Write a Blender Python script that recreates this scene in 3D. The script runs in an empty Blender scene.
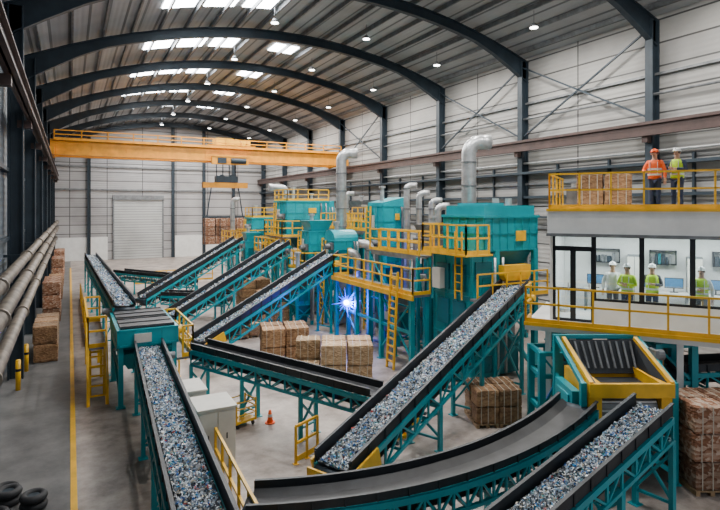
import bpy,bmesh,math,random
from mathutils import Vector,Matrix,noise
random.seed(7)
D=bpy.data; COL=bpy.context.scene.collection
V=Vector
# ------------------------------------------------------------------ materials
def mat(name,col,rough=.5,metal=0.,var=.25,scale=1.5,bump=0.,bscale=15,emit=0):
    m=D.materials.new(name); m.use_nodes=True; nt=m.node_tree; b=nt.nodes['Principled BSDF']
    b.inputs['Roughness'].default_value=rough; b.inputs['Metallic'].default_value=metal
    tc=nt.nodes.new('ShaderNodeTexCoord')
    n=nt.nodes.new('ShaderNodeTexNoise'); n.inputs['Scale'].default_value=scale; n.inputs['Detail'].default_value=8; n.inputs['Roughness'].default_value=.6
    nt.links.new(tc.outputs['Object'],n.inputs['Vector'])
    r=nt.nodes.new('ShaderNodeValToRGB'); e=r.color_ramp.elements
    e[0].position=.3; e[1].position=.65
    e[0].color=(*[c*(1-var) for c in col],1); e[1].color=(*[min(1,c*(1+var*.3)) for c in col],1)
    nt.links.new(n.outputs['Fac'],r.inputs['Fac']); nt.links.new(r.outputs['Color'],b.inputs['Base Color'])
    if emit:
        b.inputs['Emission Color'].default_value=(*col,1); b.inputs['Emission Strength'].default_value=emit
    return m
TEAL=mat('teal_paint',(.0,.31,.37),.35,.0,.22,.8)
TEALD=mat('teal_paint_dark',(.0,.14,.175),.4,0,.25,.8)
YEL=mat('yellow_paint',(.88,.48,.012),.4,0,.25)
CRANE=mat('crane_yellow',(.8,.32,.01),.45,0,.25)
STEEL=mat('dark_steel',(.025,.04,.055),.5,.2,.3)
GREY=mat('grey_steel',(.2,.21,.22),.45,.3,.4,2.5)
RUB=mat('black_rubber',(.025,.025,.028),.7,0,.4,4)
BELT=mat('worn_belt',(.06,.06,.065),.6,0,.5,2.5)
BELTD=mat('dark_belt',(.032,.032,.035),.55,0,.5,2.5)
SKIRT=mat('skirt_steel',(.03,.034,.04),.5,.3,.4)
SILV=mat('galvanised',(.55,.56,.57),.35,.6,.3,3)
PIPE=mat('beige_pipe',(.24,.2,.16),.5,.1,.5,2)
WHITE=mat('white_paint',(.78,.78,.76),.5,0,.12)
OFFW=mat('cabinet_white',(.62,.6,.54),.5,0,.15)
FRAME=mat('anthracite_frame',(.02,.022,.028),.4,.3,.2)
RED=mat('rail_red_brown',(.075,.045,.04),.5,.1,.35)
WOOD=mat('pallet_wood',(.36,.23,.12),.8,0,.4,6)
STRAP=mat('strap_band',(.5,.45,.36),.5,0,.2)
SKIN=mat('skin',(.55,.32,.22),.6,0,.05)
NAVY=mat('navy_cloth',(.03,.045,.09),.85,0,.2,8)
GCLO=mat('grey_cloth',(.12,.12,.13),.85,0,.2,8)
ORV=mat('orange_hivis',(1,.14,.02),.7,0,.1,8)
GRV=mat('lime_hivis',(.6,.9,.03),.7,0,.1,8)
REFL=mat('reflective_tape',(.75,.76,.74),.4,.2,.05)
HELM=mat('white_helmet',(.85,.85,.83),.3,0,.03)
BOOT=mat('boot_leather',(.03,.025,.02),.7,0,.2)
SCREEN=mat('monitor_screen',(.06,.16,.3),.2,0,.3,8,emit=.3)
LIGHTM=mat('lamp_lens',(1,.97,.9),.3,0,0,emit=16)
SKYM=mat('skylight_panel',(.95,.98,1.),.3,0,0,emit=25)
FLARE=mat('flare_blue',(.03,.09,1.),.3,0,0,emit=6)
ARCW=mat('arc_white',(.6,.75,1.),.3,0,0,emit=30)
def bale_mat(name,c1,c2,c3):
    m=D.materials.new(name); m.use_nodes=True; nt=m.node_tree; b=nt.nodes['Principled BSDF']; b.inputs['Roughness'].default_value=.85
    tc=nt.nodes.new('ShaderNodeTexCoord'); mp=nt.nodes.new('ShaderNodeMapping'); mp.inputs['Scale'].default_value=(9,9,17)
    n0=nt.nodes.new('ShaderNodeTexNoise'); n0.inputs['Scale'].default_value=5; nt.links.new(tc.outputs['Object'],n0.inputs['Vector'])
    va=nt.nodes.new('ShaderNodeVectorMath'); va.operation='MULTIPLY_ADD'; va.inputs[1].default_value=(1.6,1.6,1.6)
    vo=nt.nodes.new('ShaderNodeTexVoronoi'); vo.inputs['Scale'].default_value=1.
    nt.links.new(tc.outputs['Object'],mp.inputs['Vector']); nt.links.new(n0.outputs['Color'],va.inputs[0]); nt.links.new(mp.outputs['Vector'],va.inputs[2]); nt.links.new(va.outputs[0],vo.inputs['Vector'])
    sx=nt.nodes.new('ShaderNodeSeparateColor'); nt.links.new(vo.outputs['Color'],sx.inputs['Color'])
    r=nt.nodes.new('ShaderNodeValToRGB'); e=r.color_ramp.elements; e[0].color=(*c1,1); e[1].color=(*c2,1); k=e.new(.5); k.color=(*c3,1)
    nt.links.new(sx.outputs[0],r.inputs['Fac'])
    oi=nt.nodes.new('ShaderNodeObjectInfo'); r2=nt.nodes.new('ShaderNodeValToRGB'); e=r2.color_ramp.elements; e[0].color=(.62,.58,.53,1); e[1].color=(1.2,1.15,1.1,1)
    nt.links.new(oi.outputs['Random'],r2.inputs['Fac'])
    mx=nt.nodes.new('ShaderNodeMix'); mx.data_type='RGBA'; mx.blend_type='MULTIPLY'; mx.inputs['Factor'].default_value=1
    nt.links.new(r.outputs['Color'],mx.inputs[6]); nt.links.new(r2.outputs['Color'],mx.inputs[7]); nt.links.new(mx.outputs[2],b.inputs['Base Color'])
    bp=nt.nodes.new('ShaderNodeBump'); bp.inputs['Strength'].default_value=.7; bp.inputs['Distance'].default_value=.04
    nt.links.new(vo.outputs['Distance'],bp.inputs['Height']); nt.links.new(bp.outputs['Normal'],b.inputs['Normal'])
    return m
BALE=bale_mat('cardboard_bale',(.22,.12,.06),(.4,.25,.13),(.31,.18,.095))
BALE2=bale_mat('pale_bale',(.38,.25,.14),(.62,.46,.29),(.5,.34,.2))
BALE3=bale_mat('mixed_bale',(.17,.07,.035),(.5,.38,.3),(.28,.13,.07))
def glass():
    m=D.materials.new('clear_glass'); m.use_nodes=True; nt=m.node_tree; nt.nodes.remove(nt.nodes['Principled BSDF'])
    t=nt.nodes.new('ShaderNodeBsdfTransparent'); t.inputs['Color'].default_value=(.86,.93,.95,1)
    g=nt.nodes.new('ShaderNodeBsdfGlossy'); g.inputs['Roughness'].default_value=.05
    mx=nt.nodes.new('ShaderNodeMixShader'); mx.inputs['Fac'].default_value=.08
    nt.links.new(t.outputs[0],mx.inputs[1]); nt.links.new(g.outputs[0],mx.inputs[2]); nt.links.new(mx.outputs[0],nt.nodes['Material Output'].inputs['Surface'])
    return m
GLASS=glass()
def wall_mat(name,axis,c1,c2,bw=4.35,rh=1.15,mort=(.12,.12,.12),ms=.03,wav='Y'):
    m=D.materials.new(name); m.use_nodes=True; nt=m.node_tree; b=nt.nodes['Principled BSDF']; b.inputs['Roughness'].default_value=.6
    tc=nt.nodes.new('ShaderNodeTexCoord'); sp=nt.nodes.new('ShaderNodeSeparateXYZ'); cb=nt.nodes.new('ShaderNodeCombineXYZ')
    nt.links.new(tc.outputs['Object'],sp.inputs[0]); nt.links.new(sp.outputs[axis],cb.inputs[0]); nt.links.new(sp.outputs[2],cb.inputs[1])
    br=nt.nodes.new('ShaderNodeTexBrick'); br.offset=0; br.inputs['Scale'].default_value=1
    br.inputs['Color1'].default_value=(*c1,1); br.inputs['Color2'].default_value=(*c2,1); br.inputs['Mortar'].default_value=(*mort,1)
    br.inputs['Mortar Size'].default_value=ms; br.inputs['Brick Width'].default_value=bw; br.inputs['Row Height'].default_value=rh
    nt.links.new(cb.outputs[0],br.inputs['Vector'])
    n=nt.nodes.new('ShaderNodeTexNoise'); n.inputs['Scale'].default_value=.35; n.inputs['Detail'].default_value=5
    nt.links.new(tc.outputs['Object'],n.inputs['Vector'])
    mx=nt.nodes.new('ShaderNodeMix'); mx.data_type='RGBA'; mx.blend_type='MULTIPLY'; mx.inputs['Factor'].default_value=.5
    nt.links.new(br.outputs['Color'],mx.inputs[6])
    rr=nt.nodes.new('ShaderNodeValToRGB'); rr.color_ramp.elements[0].color=(.5,.5,.5,1); rr.color_ramp.elements[0].position=.3; rr.color_ramp.elements[1].position=.6
    nt.links.new(n.outputs['Fac'],rr.inputs['Fac']); nt.links.new(rr.outputs['Color'],mx.inputs[7])
    nt.links.new(mx.outputs[2],b.inputs['Base Color'])
    w=nt.nodes.new('ShaderNodeTexWave'); w.bands_direction=wav; w.inputs['Scale'].default_value=1.2
    nt.links.new(cb.outputs[0],w.inputs['Vector'])
    bp=nt.nodes.new('ShaderNodeBump'); bp.inputs['Strength'].default_value=.25; bp.inputs['Distance'].default_value=.05
    nt.links.new(w.outputs['Fac'],bp.inputs['Height']); nt.links.new(bp.outputs['Normal'],b.inputs['Normal'])
    return m
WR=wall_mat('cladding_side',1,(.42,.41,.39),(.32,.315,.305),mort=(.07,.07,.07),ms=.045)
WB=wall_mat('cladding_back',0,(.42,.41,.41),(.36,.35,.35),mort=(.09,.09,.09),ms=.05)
WL=wall_mat('cladding_shaded',1,(.12,.14,.16),(.09,.11,.13))  # left wall's shadow put into a darker cladding colour
ROOF=wall_mat('roof_sheet',0,(.44,.455,.47),(.36,.37,.385),bw=.9,rh=500,mort=(.14,.15,.16),ms=.07,wav='X')
SHUT=wall_mat('shutter_slats',0,(.5,.51,.5),(.47,.48,.47),bw=30,rh=.35,mort=(.2,.2,.2),ms=.03)
def floor_mat():
    m=D.materials.new('concrete_floor'); m.use_nodes=True; nt=m.node_tree; b=nt.nodes['Principled BSDF']
    tc=nt.nodes.new('ShaderNodeTexCoord'); sp=nt.nodes.new('ShaderNodeSeparateXYZ'); nt.links.new(tc.outputs['Object'],sp.inputs[0])
    n=nt.nodes.new('ShaderNodeTexNoise'); n.inputs['Scale'].default_value=.6; n.inputs['Detail'].default_value=10; n.inputs['Roughness'].default_value=.72
    nt.links.new(tc.outputs['Object'],n.inputs['Vector'])
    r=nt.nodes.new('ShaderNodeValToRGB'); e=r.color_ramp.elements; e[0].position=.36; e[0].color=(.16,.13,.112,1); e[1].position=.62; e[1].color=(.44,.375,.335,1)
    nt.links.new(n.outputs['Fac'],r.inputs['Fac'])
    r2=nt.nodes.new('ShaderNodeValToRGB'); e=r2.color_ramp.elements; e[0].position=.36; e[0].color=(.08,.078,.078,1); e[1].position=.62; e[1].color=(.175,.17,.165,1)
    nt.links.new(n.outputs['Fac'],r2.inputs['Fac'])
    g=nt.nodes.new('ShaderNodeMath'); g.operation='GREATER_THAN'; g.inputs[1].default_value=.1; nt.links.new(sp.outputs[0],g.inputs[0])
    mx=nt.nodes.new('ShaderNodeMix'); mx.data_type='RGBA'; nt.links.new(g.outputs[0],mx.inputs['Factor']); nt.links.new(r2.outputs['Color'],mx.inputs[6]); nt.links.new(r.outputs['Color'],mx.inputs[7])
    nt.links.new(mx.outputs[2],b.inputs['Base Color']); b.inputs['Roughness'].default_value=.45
    return m
FLOOR=floor_mat()
def waste_mat():
    m=D.materials.new('plastic_flakes'); m.use_nodes=True; nt=m.node_tree; b=nt.nodes['Principled BSDF']; b.inputs['Roughness'].default_value=.35
    a=nt.nodes.new('ShaderNodeVertexColor'); a.layer_name='Col'; nt.links.new(a.outputs['Color'],b.inputs['Base Color']); return m
WASTE=waste_mat()
# ------------------------------------------------------------------ mesh builder
class MB:
    def __init__(s): s.v=[]; s.f=[]
    def add(s,vs,fs):
        k=len(s.v); s.v+= [tuple(v) for v in vs]; s.f+=[tuple(i+k for i in f) for f in fs]
    def frustum(s,b,z0,t,z1):
        s.add([(b[0],b[2],z0),(b[1],b[2],z0),(b[1],b[3],z0),(b[0],b[3],z0),(t[0],t[2],z1),(t[1],t[2],z1),(t[1],t[3],z1),(t[0],t[3],z1)],
              [(0,3,2,1),(4,5,6,7),(0,1,5,4),(1,2,6,5),(2,3,7,6),(3,0,4,7)])
    def box(s,x0,x1,y0,y1,z0,z1): s.frustum((x0,x1,y0,y1),z0,(x0,x1,y0,y1),z1)
    def beam(s,p,q,w,h,ez=0):
        p=V(p);q=V(q);d=(q-p).normalized(); sd=d.cross(V((0,0,1)))
        if sd.length<.05: sd=V((0,1,0)) if abs(d.z)>.9 else V((1,0,0))
        sd.normalize(); u=sd.cross(d)
        a=sd*w/2; c=u*h/2
        s.add([p-a-c,p+a-c,p+a+c,p-a+c,q-a-c,q+a-c,q+a+c,q-a+c],[(0,1,2,3),(7,6,5,4),(0,4,5,1),(1,5,6,2),(2,6,7,3),(3,7,4,0)])
    def ibeam(s,p,q,w,h,t=.05):
        p=V(p);q=V(q);d=(q-p).normalized(); sd=d.cross(V((0,0,1)))
        if sd.length<.05: sd=V((0,1,0))
        sd.normalize(); u=sd.cross(d)
        s.beam(p,q,t,h)
        for k in(-1,1): s.beam(p+u*k*(h/2-t/2),q+u*k*(h/2-t/2),w,t)
    def cyl(s,p,q,r,r2=None,n=12):
        p=V(p);q=V(q);r2=r if r2 is None else r2; d=(q-p).normalized()
        a=d.orthogonal().normalized(); b=d.cross(a)
        vs=[p+(a*math.cos(i*2*math.pi/n)+b*math.sin(i*2*math.pi/n))*r for i in range(n)]+[q+(a*math.cos(i*2*math.pi/n)+b*math.sin(i*2*math.pi/n))*r2 for i in range(n)]
        s.add(vs,[(i,(i+1)%n,n+(i+1)%n,n+i) for i in range(n)]+[tuple(range(n))[::-1],tuple(range(n,2*n))])
    def tube(s,pts,r,n=12):
        pts=[V(p) for p in pts]; rings=[]; a=None
        for i,p in enumerate(pts):
            if i==0:d=pts[1]-p
            elif i==len(pts)-1:d=p-pts[i-1]
            else:d=(pts[i+1]-p).normalized()+(p-pts[i-1]).normalized()
            d.normalize()
            a=(d.orthogonal() if a is None else a-d*a.dot(d)).normalized(); b=d.cross(a)
            rings.append([p+(a*math.cos(k*2*math.pi/n)+b*math.sin(k*2*math.pi/n))*r for k in range(n)])
        s.loft(rings)
    def loft(s,rings):
        n=len(rings[0]); vs=[v for r in rings for v in r]; fs=[]
        for j in range(len(rings)-1):
            for i in range(n): fs.append((j*n+i,j*n+(i+1)%n,(j+1)*n+(i+1)%n,(j+1)*n+i))
        fs.append(tuple(range(n))[::-1]); fs.append(tuple(range((len(rings)-1)*n,len(rings)*n)))
        s.add(vs,fs)
    def ell(s,c,rx,ry,rz,n=12,m=8,z0=-1,z1=1):
        rings=[]
        for j in range(m+1):
            t=z0+(z1-z0)*j/m; k=math.sqrt(max(0.002,1-t*t))
            rings.append([V((c[0]+rx*k*math.cos(i*2*math.pi/n),c[1]+ry*k*math.sin(i*2*math.pi/n),c[2]+rz*t)) for i in range(n)])
        s.loft(rings)
    def ribbed(s,x0,x1,y0,y1,z0,z1,nx=4,ny=3,nz=2,t=.05,w=.07):
        s.box(x0,x1,y0,y1,z0,z1)
        for i in range(nx+1):
            x=x0+(x1-x0)*i/nx; s.box(x-w/2,x+w/2,y0-t,y1+t,z0,z1)
        for i in range(ny+1):
            y=y0+(y1-y0)*i/ny; s.box(x0-t,x1+t,y-w/2,y+w/2,z0,z1)
        for i in range(nz+1):
            z=z0+(z1-z0)*i/nz; s.box(x0-t,x1+t,y0-t,y1+t,z-w/2,z+w/2)
    def rail(s,pts,h=1.1,sp=1.2,r=.028,toe=True):
        pts=[V(p) for p in pts]; up=V((0,0,1))
        for a,b in zip(pts[:-1],pts[1:]):
            L=(b-a).length; n=max(1,round(L/sp))
            for i in range(n+1):
                p=a.lerp(b,i/n); s.beam(p,p+up*h,r*2,r*2)
            for k in(1,.55): s.beam(a+up*h*k,b+up*h*k,r*2,r*2)
            if toe: s.beam(a+up*.08,b+up*.08,.02,.15)
    def ladder(s,p,q,w=.45,sd=(0,1,0),r=.03):
        p=V(p);q=V(q);sd=V(sd)*w/2
        for k in(-1,1): s.beam(p+sd*k,q+sd*k,r*2,r*2)
        n=int((q-p).length/.3)
        for i in range(1,n): c=p.lerp(q,i/n); s.beam(c-sd,c+sd,r*1.6,r*1.6)
    def mesh(s,name,m,smooth=False):
        me=D.meshes.new(name); me.from_pydata(s.v,[],s.f); me.materials.append(m)
        bm=bmesh.new(); bm.from_mesh(me); bmesh.ops.recalc_face_normals(bm,faces=bm.faces); bm.to_mesh(me); bm.free()
        if smooth:
            for p in me.polygons: p.use_smooth=len(p.vertices)==4
        return me
    def obj(s,name,m,parent=None,label=None,smooth=False,bevel=0):
        o=D.objects.new(name,s.mesh(name,m,smooth)); COL.objects.link(o)
        if parent: o.parent=parent
        if label:o['label']=label
        if bevel:
            b=o.modifiers.new('bev','BEVEL'); b.width=bevel; b.segments=2; b.limit_method='ANGLE'
        return o
def root(name,label,cat,loc=(0,0,0),rz=0,group=None):
    o=D.objects.new(name,None); o.empty_display_size=.3; o.location=loc; o.rotation_euler=(0,0,rz); COL.objects.link(o)
    o['label']=label; o['category']=cat
    if group:o['group']=group
    return o
def tag(o,label,cat,group=None):
    o['label']=label;o['category']=cat
    if group:o['group']=group
    return o
def struct(mb,name,m,**k):
    o=mb.obj(name,m,**k); o['kind']='structure'; return o
tn=[0]
def trim(mb,m):
    tn[0]+=1; return struct(mb,'trim_%d'%tn[0],m)
# ------------------------------------------------------------------ building
XL,XR,YB,YF=-2.3,25.7,79.,-6.
ZL,ZR,HH=15.1,16.25,2.95
def rz_(x):
    u=max(0,min(1,(x-XL)/(XR-XL))); return ZL+(ZR-ZL)*u+HH*4*u*(1-u)
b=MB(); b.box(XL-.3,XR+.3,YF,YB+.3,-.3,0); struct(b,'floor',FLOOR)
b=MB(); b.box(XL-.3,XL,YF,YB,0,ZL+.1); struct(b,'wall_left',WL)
b=MB(); b.box(XR,XR+.3,YF,YB,0,ZR+.1); struct(b,'wall_right',WR)
NS=20; xs=[XL+(XR-XL)*i/NS for i in range(NS+1)]
b=MB(); pr=[(XL,0),(XR,0)]+[(x,rz_(x)+.1) for x in xs[::-1]]; n=len(pr)
b.add([(x,YB,z) for x,z in pr]+[(x,YB+.3,z) for x,z in pr],[tuple(range(n)),tuple(range(2*n-1,n-1,-1))]+[(i,(i+1)%n,n+(i+1)%n,n+i) for i in range(n)]); struct(b,'wall_back',WB)
b=MB(); vs=[];fs=[]
for x in xs: z=rz_(x)+.1; vs+=[(x,YF,z),(x,YB+.3,z),(x,YF,z+.2),(x,YB+.3,z+.2)]
for i in range(NS): a=4*i; fs+=[(a,a+1,a+5,a+4),(a+2,a+6,a+7,a+3),(a,a+4,a+6,a+2),(a+1,a+3,a+7,a+5)]
fs+=[(0,2,3,1),(4*NS,4*NS+1,4*NS+3,4*NS+2)]
b.add(vs,fs); struct(b,'ceiling',ROOF)
FR=[8.3+8.7*i for i in range(9)]; FR[-1]=78.2
for y in FR:
    b=MB()
    b.ibeam((XL+.4,y,0),(XL+.4,y,ZL-.2),.4,.55,.06)
    b.ibeam((XR-.35,y,0),(XR-.35,y,ZR-.2),.4,.55,.06)
    # arched tapering rafter (web + flanges)
    top=[];bot=[]
    for x in xs:
        u=(x-XL)/(XR-XL); dep=.55+.75*max(0,1-min(u,1-u)/.13); top.append((x,rz_(x)-.22)); bot.append((x,rz_(x)-.22-dep))
    vs=[];fs=[]
    for (x,zt),(_,zb) in zip(top,bot): vs+=[(x,y-.03,zt),(x,y+.03,zt),(x,y-.03,zb),(x,y+.03,zb)]
    for i in range(NS): a=4*i; fs+=[(a,a+1,a+5,a+4),(a+2,a+6,a+7,a+3),(a,a+4,a+6,a+2),(a+1,a+3,a+7,a+5)]
    b.add(vs,fs)
    for L_ in(top,bot):
        for p,q in zip(L_[:-1],L_[1:]): b.beam((p[0],y,p[1]),(q[0],y,q[1]),.3,.06)
    trim(b,STEEL)
for x in [XL+.9+1.54*i for i in range(18)]:
    b=MB(); z=rz_(x)-.07; b.beam((x,YF,z),(x,YB,z),.09,.26); trim(b,GREY)
for z in(2.8,5.6,8.3,13.4):
    b=MB(); b.beam((XR-.12,YF,z),(XR-.12,YB,z),.14,.12); trim(b,GREY)
b=MB(); b.box(XR-.7,XR-.15,YF,YB,8.9,9.05); trim(b,STEEL)
b=MB(); b.box(XR-.5,XR-.15,YF,YB,7.4,7.55); trim(b,STEEL)
b=MB(); b.box(XR-.5,XR-.15,YF,YB,6.2,6.3); trim(b,STEEL)
for z in(9.6,12.4): b=MB(); b.cyl((XR-.3,YF,z),(XR-.3,YB,z),.07,n=8); trim(b,SILV if z<10 else GREY)
for y in [15,19.5,23,28.5,31.5,37,40.5,46,50]:
    b=MB(); b.box(XR-.25,XR-.1,y,y+.12,1,9.4); trim(b,STEEL)
for z in(2.8,5.6,8.3,13.0):
    b=MB(); b.beam((XL+.12,YF,z),(XL+.12,YB,z),.16,.14); trim(b,STEEL)
for x,k in((XR-.95,1),(XL+.95,-1)):
    b=MB(); b.ibeam((x,YF,10.6),(x,YB,10.6),.32,.6,.06); b.box(x-.05,x+.05,YF,YB,10.9,11.0)
    for y in FR: b.box(min(x,x+k*.5),max(x,x+k*.5),y-.15,y+.15,10.0,10.3)
    trim(b,RED)
for y0,y1 in((17,25.7),(25.7,34.4),(43.1,51.8)):
    for za,zc in((11.2,15.7),(15.7,11.2)):
        b=MB(); b.beam((XR-.45,y0,za),(XR-.45,y1,zc),.09,.09); trim(b,STEEL)
for x in(2.2,12.6,16.8,21):
    b=MB(); b.ibeam((x,YB-.3,0),(x,YB-.3,rz_(x)-.5),.35,.4,.05); trim(b,STEEL)
for z in(9.2,12.2):
    b=MB(); b.beam((XL,YB-.15,z),(XR,YB-.15,z),.2,.2); trim(b,GREY)
b=MB(); b.box(5.2,11.2,YB-.14,YB-.02,0,7.9); struct(b,'door_1',SHUT)
b=MB(); b.box(5.0,5.2,YB-.25,YB-.02,0,8.1); b.box(11.2,11.4,YB-.25,YB-.02,0,8.1); b.box(5.0,11.4,YB-.35,YB-.02,7.9,8.5); trim(b,GREY)
b=MB(); b.box(-1.6,4.4,YB-.08,YB-.01,0,3.0); trim(b,WHITE)
b=MB(); b.box(12.9,25.5,YB-.08,YB-.01,0,3.0); trim(b,WHITE)
b=MB(); b.box(.02,.16,YF,70,.001,.012); trim(b,YEL)
wn=[0]
def sky(x0,x1,y0,y1):
    wn[0]+=1; b=MB(); z0=rz_(x0)+.04; z1=rz_(x1)+.04
    b.add([(x0,y0,z0),(x1,y0,z1),(x1,y1,z1),(x0,y1,z0),(x0,y0,z0+.05),(x1,y0,z1+.05),(x1,y1,z1+.05),(x0,y1,z0+.05)],[(0,3,2,1),(4,5,6,7),(0,1,5,4),(1,2,6,5),(2,3,7,6),(3,0,4,7)])
    struct(b,'window_%d'%wn[0],SKYM)
for i,y in enumerate(FR[:-1]):
    yc=y+4.3
    for x in(4.4,6.6,8.8): sky(x,x+1.7,yc-1.05,yc+1.05)
    if i>=3: sky(13.2,15.0,yc-.9,yc+.9)
lm=MB(); lm.cyl((0,0,.0),(0,0,.22),.24,.1,n=16); lm.cyl((0,0,.22),(0,0,.9),.02,n=6); LM=lm.mesh('lamp_shade',GREY,True)
ll=MB(); ll.cyl((0,0,-.03),(0,0,.0),.21,n=16); LLm=ll.mesh('lamp_lens',LIGHTM)
LD=D.lights.new('bay','AREA'); LD.shape='DISK'; LD.size=.4; LD.energy=760; LD.color=(1,.96,.9)
for y in [12.6+8.7*i for i in range(8)]:
    for x in(10.4,16.4,21.8):
        z=rz_(x)-1.1
        r=root('high_bay_lamp','grey round high-bay lamp hanging under the roof','lamp',(x,y,z),0,'high-bay lamps under the roof')
        for n_,me in(('lamp_shade',LM),('lamp_lens',LLm)):
            o=D.objects.new(n_,me); COL.objects.link(o); o.parent=r
        l=D.objects.new('lamp_light',LD); COL.objects.link(l); l.parent=r; l.location=(0,0,-.06)
for x,z,rr in((-1.35,5.1,.15),(-1.35,4.4,.18),(-1.5,3.1,.18)):
    r=root('wall_pipe','thick beige pipe running along the dark wall','pipe',(x,0,z),0,'pipes along the wall')
    b=MB(); b.cyl((0,4,0),(0,YB-.2,0),rr,n=14); b.obj('pipe_body',PIPE,r,smooth=True)
    for y in FR[1:]:
        b=MB(); b.box(XL-x+.02,.05,y-.45,y-.35,-rr-.08,-rr+.02); b.obj('bracket',STEEL,r)
        b=MB(); b.cyl((0,y-3,0),(0,y-2.9,0),rr+.05,n=14); b.obj('flange',PIPE,r)
# ------------------------------------------------------------------ overhead crane
r=root('overhead_crane','yellow double-girder overhead travelling crane on wall rails','crane',(0,51.7,11.0))
for y in(-1.0,1.0):
    b=MB()
    b.box(XL+.9,XR-.9,y-.25,y+.25,.2,1.35); b.box(XL+.9,XR-.9,y-.34,y+.34,1.28,1.38); b.box(XL+.9,XR-.9,y-.34,y+.34,.12,.22)
    for i in range(20): b.box(-1+i*1.32,-.94+i*1.32,y-.29,y+.29,.25,1.3)
    b.obj('girder',CRANE,r)
for x in(XL+.95,XR-.95):
    b=MB(); b.box(x-.25,x+.25,-2.2,2.2,.1,.7)
    for y in(-1.8,1.8): b.cyl((x-.1,y,.2),(x+.1,y,.2),.2,n=14)
    b.obj('end_carriage',CRANE,r)
b=MB(); b.rail([(XL+1.2,-1.5,1.35),(XR-1.2,-1.5,1.35)],.75,2,.04); b.box(XL+1.2,XR-1.2,-1.55,-1.25,1.28,1.35); b.obj('walkway_rail',CRANE,r)
b=MB(); b.box(11.2,15.6,-1.2,1.2,1.38,1.65); b.box(12,13.6,-.8,.8,1.65,2.3); b.cyl((13.9,-.7,1.9),(13.9,.7,1.9),.38); b.box(14.5,15.3,-.5,.5,1.65,2.2); b.obj('trolley',YEL,r)
b=MB(); b.box(11.4,14.8,-1.7,-1.3,-.2,.5); b.box(11.0,15.2,-1.75,-1.65,.5,.62); b.obj('hoist_frame',CRANE,r)
b=MB(); b.box(11.9,12.7,-1.8,-1.7,-.1,.4); b.cyl((13.1,-1.75,.15),(14.5,-1.75,.15),.25); b.obj('hoist_drum',STEEL,r)
for x in(12.2,12.8,13.4,14.0):
    b=MB(); b.cyl((x,0,1.3),(x,0,-1.5),.05,n=6); b.obj('cable',STEEL,r)
for x in(11.3,14.7):
    b=MB(); b.cyl((13+(x-13)*.75,0,-2.2),(x,0,-5.0),.055,n=6); b.obj('cable',STEEL,r)
b=MB(); b.box(12.1,14.1,-.4,.4,-1.8,-1.2); b.cyl((12.6,-.42,-1.4),(12.6,.42,-1.4),.35); b.cyl((13.6,-.42,-1.4),(13.6,.42,-1.4),.35); b.obj('hook_block',STEEL,r)
b=MB(); b.box(10.9,15.1,-.35,.35,-2.3,-1.8); b.obj('spreader_beam',CRANE,r)
b=MB(); b.box(10.9,15.1,-.15,.15,-5.15,-4.95); b.obj('lower_beam',STEEL,r)
for x in(11.0,12.4,13.7,15.0):
    b=MB(); b.beam((x,-.56,-5.05),(x,-.56,-7.6),.07,.05); b.beam((x,.56,-5.05),(x,.56,-7.6),.05,.03); b.beam((x,-.56,-7.6),(x,.56,-7.6),.05,.03); b.beam((x,-.56,-5.05),(x,.56,-5.05),.05,.03)
    b.obj('sling',STEEL,r)
# ------------------------------------------------------------------ bales
def bale_mesh(dx,dy,dz,m,seed):
    bm=bmesh.new(); bmesh.ops.create_cube(bm,size=1); bmesh.ops.subdivide_edges(bm,edges=bm.edges,cuts=8,use_grid_fill=True)
    for v in bm.verts:
        c=v.co.copy(); v.co=V((c.x*dx,c.y*dy,c.z*dz)); n=noise.noise_vector(v.co*5+V((seed*7,0,0)))
        e=sum(abs(q)>.49 for q in c); v.co*=(1 if e<2 else .955); v.co+=n*.03
        v.co.x=max(-dx/2,min(dx/2,v.co.x));v.co.y=max(-dy/2,min(dy/2,v.co.y));v.co.z=max(-dz/2,min(dz/2,v.co.z))
    me=D.meshes.new('bale'); bm.to_mesh(me); bm.free(); me.materials.append(m)
    s=MB(); t=.004
    for k in(-.3,0,.3):
        x=k*dx; w=.012
        s.box(x-w,x+w,-dy/2-t,-dy/2,-dz/2,dz/2);s.box(x-w,x+w,dy/2,dy/2+t,-dz/2,dz/2);s.box(x-w,x+w,-dy/2,dy/2,dz/2,dz/2+t)
    return me,s.mesh('strap',STRAP)
BC={}
def stack(loc,rz,nx,ny,nz,dims,m,label,group,skip=(),pallet=True,straps=True):
    dx,dy,dz=dims; key=(dims,m.name)
    if key not in BC: BC[key]=[bale_mesh(dx*.96,dy*.96,dz*.98,m,i) for i in range(3)]
    R=Matrix.Rotation(rz,3,'Z'); z0=loc[2]
    if pallet:
        for i in range(nx):
            r=root('wooden_pallet','worn wooden pallet under stacked bales','pallet',V(loc)+R@V(((i-(nx-1)/2)*dx,0,0)),rz,'pallets under bale stacks')
            s=MB(); ww=dx*.48; dd=ny*dy/2*.98
            for k in(-1,0,1): s.box(k*ww*.85-.05,k*ww*.85+.05,-dd,dd,0,.1)
            s.obj('bearer',WOOD,r); s=MB()
            n=max(3,int(dd*2/.22))
            for k in range(n): y=-dd+.05+(2*dd-.1)*k/(n-1); s.box(-ww,ww,y-.06,y+.06,.1,.13)
            s.obj('deck_board',WOOD,r)
        z0+=.13
    for i in range(nx):
        for j in range(ny):
            for k in range(nz):
                if (i,j,k) in skip: continue
                p=R@V(((i-(nx-1)/2)*dx+random.uniform(-.018,.018),(j-(ny-1)/2)*dy+random.uniform(-.018,.018),0))
                me,st=random.choice(BC[key])
                o=D.objects.new('bale',me); COL.objects.link(o); o.location=(loc[0]+p.x,loc[1]+p.y,z0+dz*(k+.5)); o.rotation_euler=(0,0,rz+random.uniform(-.02,.02)); tag(o,label,'bale',group)
                if straps:
                    c=D.objects.new('strap',st); COL.objects.link(c); c.parent=o
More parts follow.
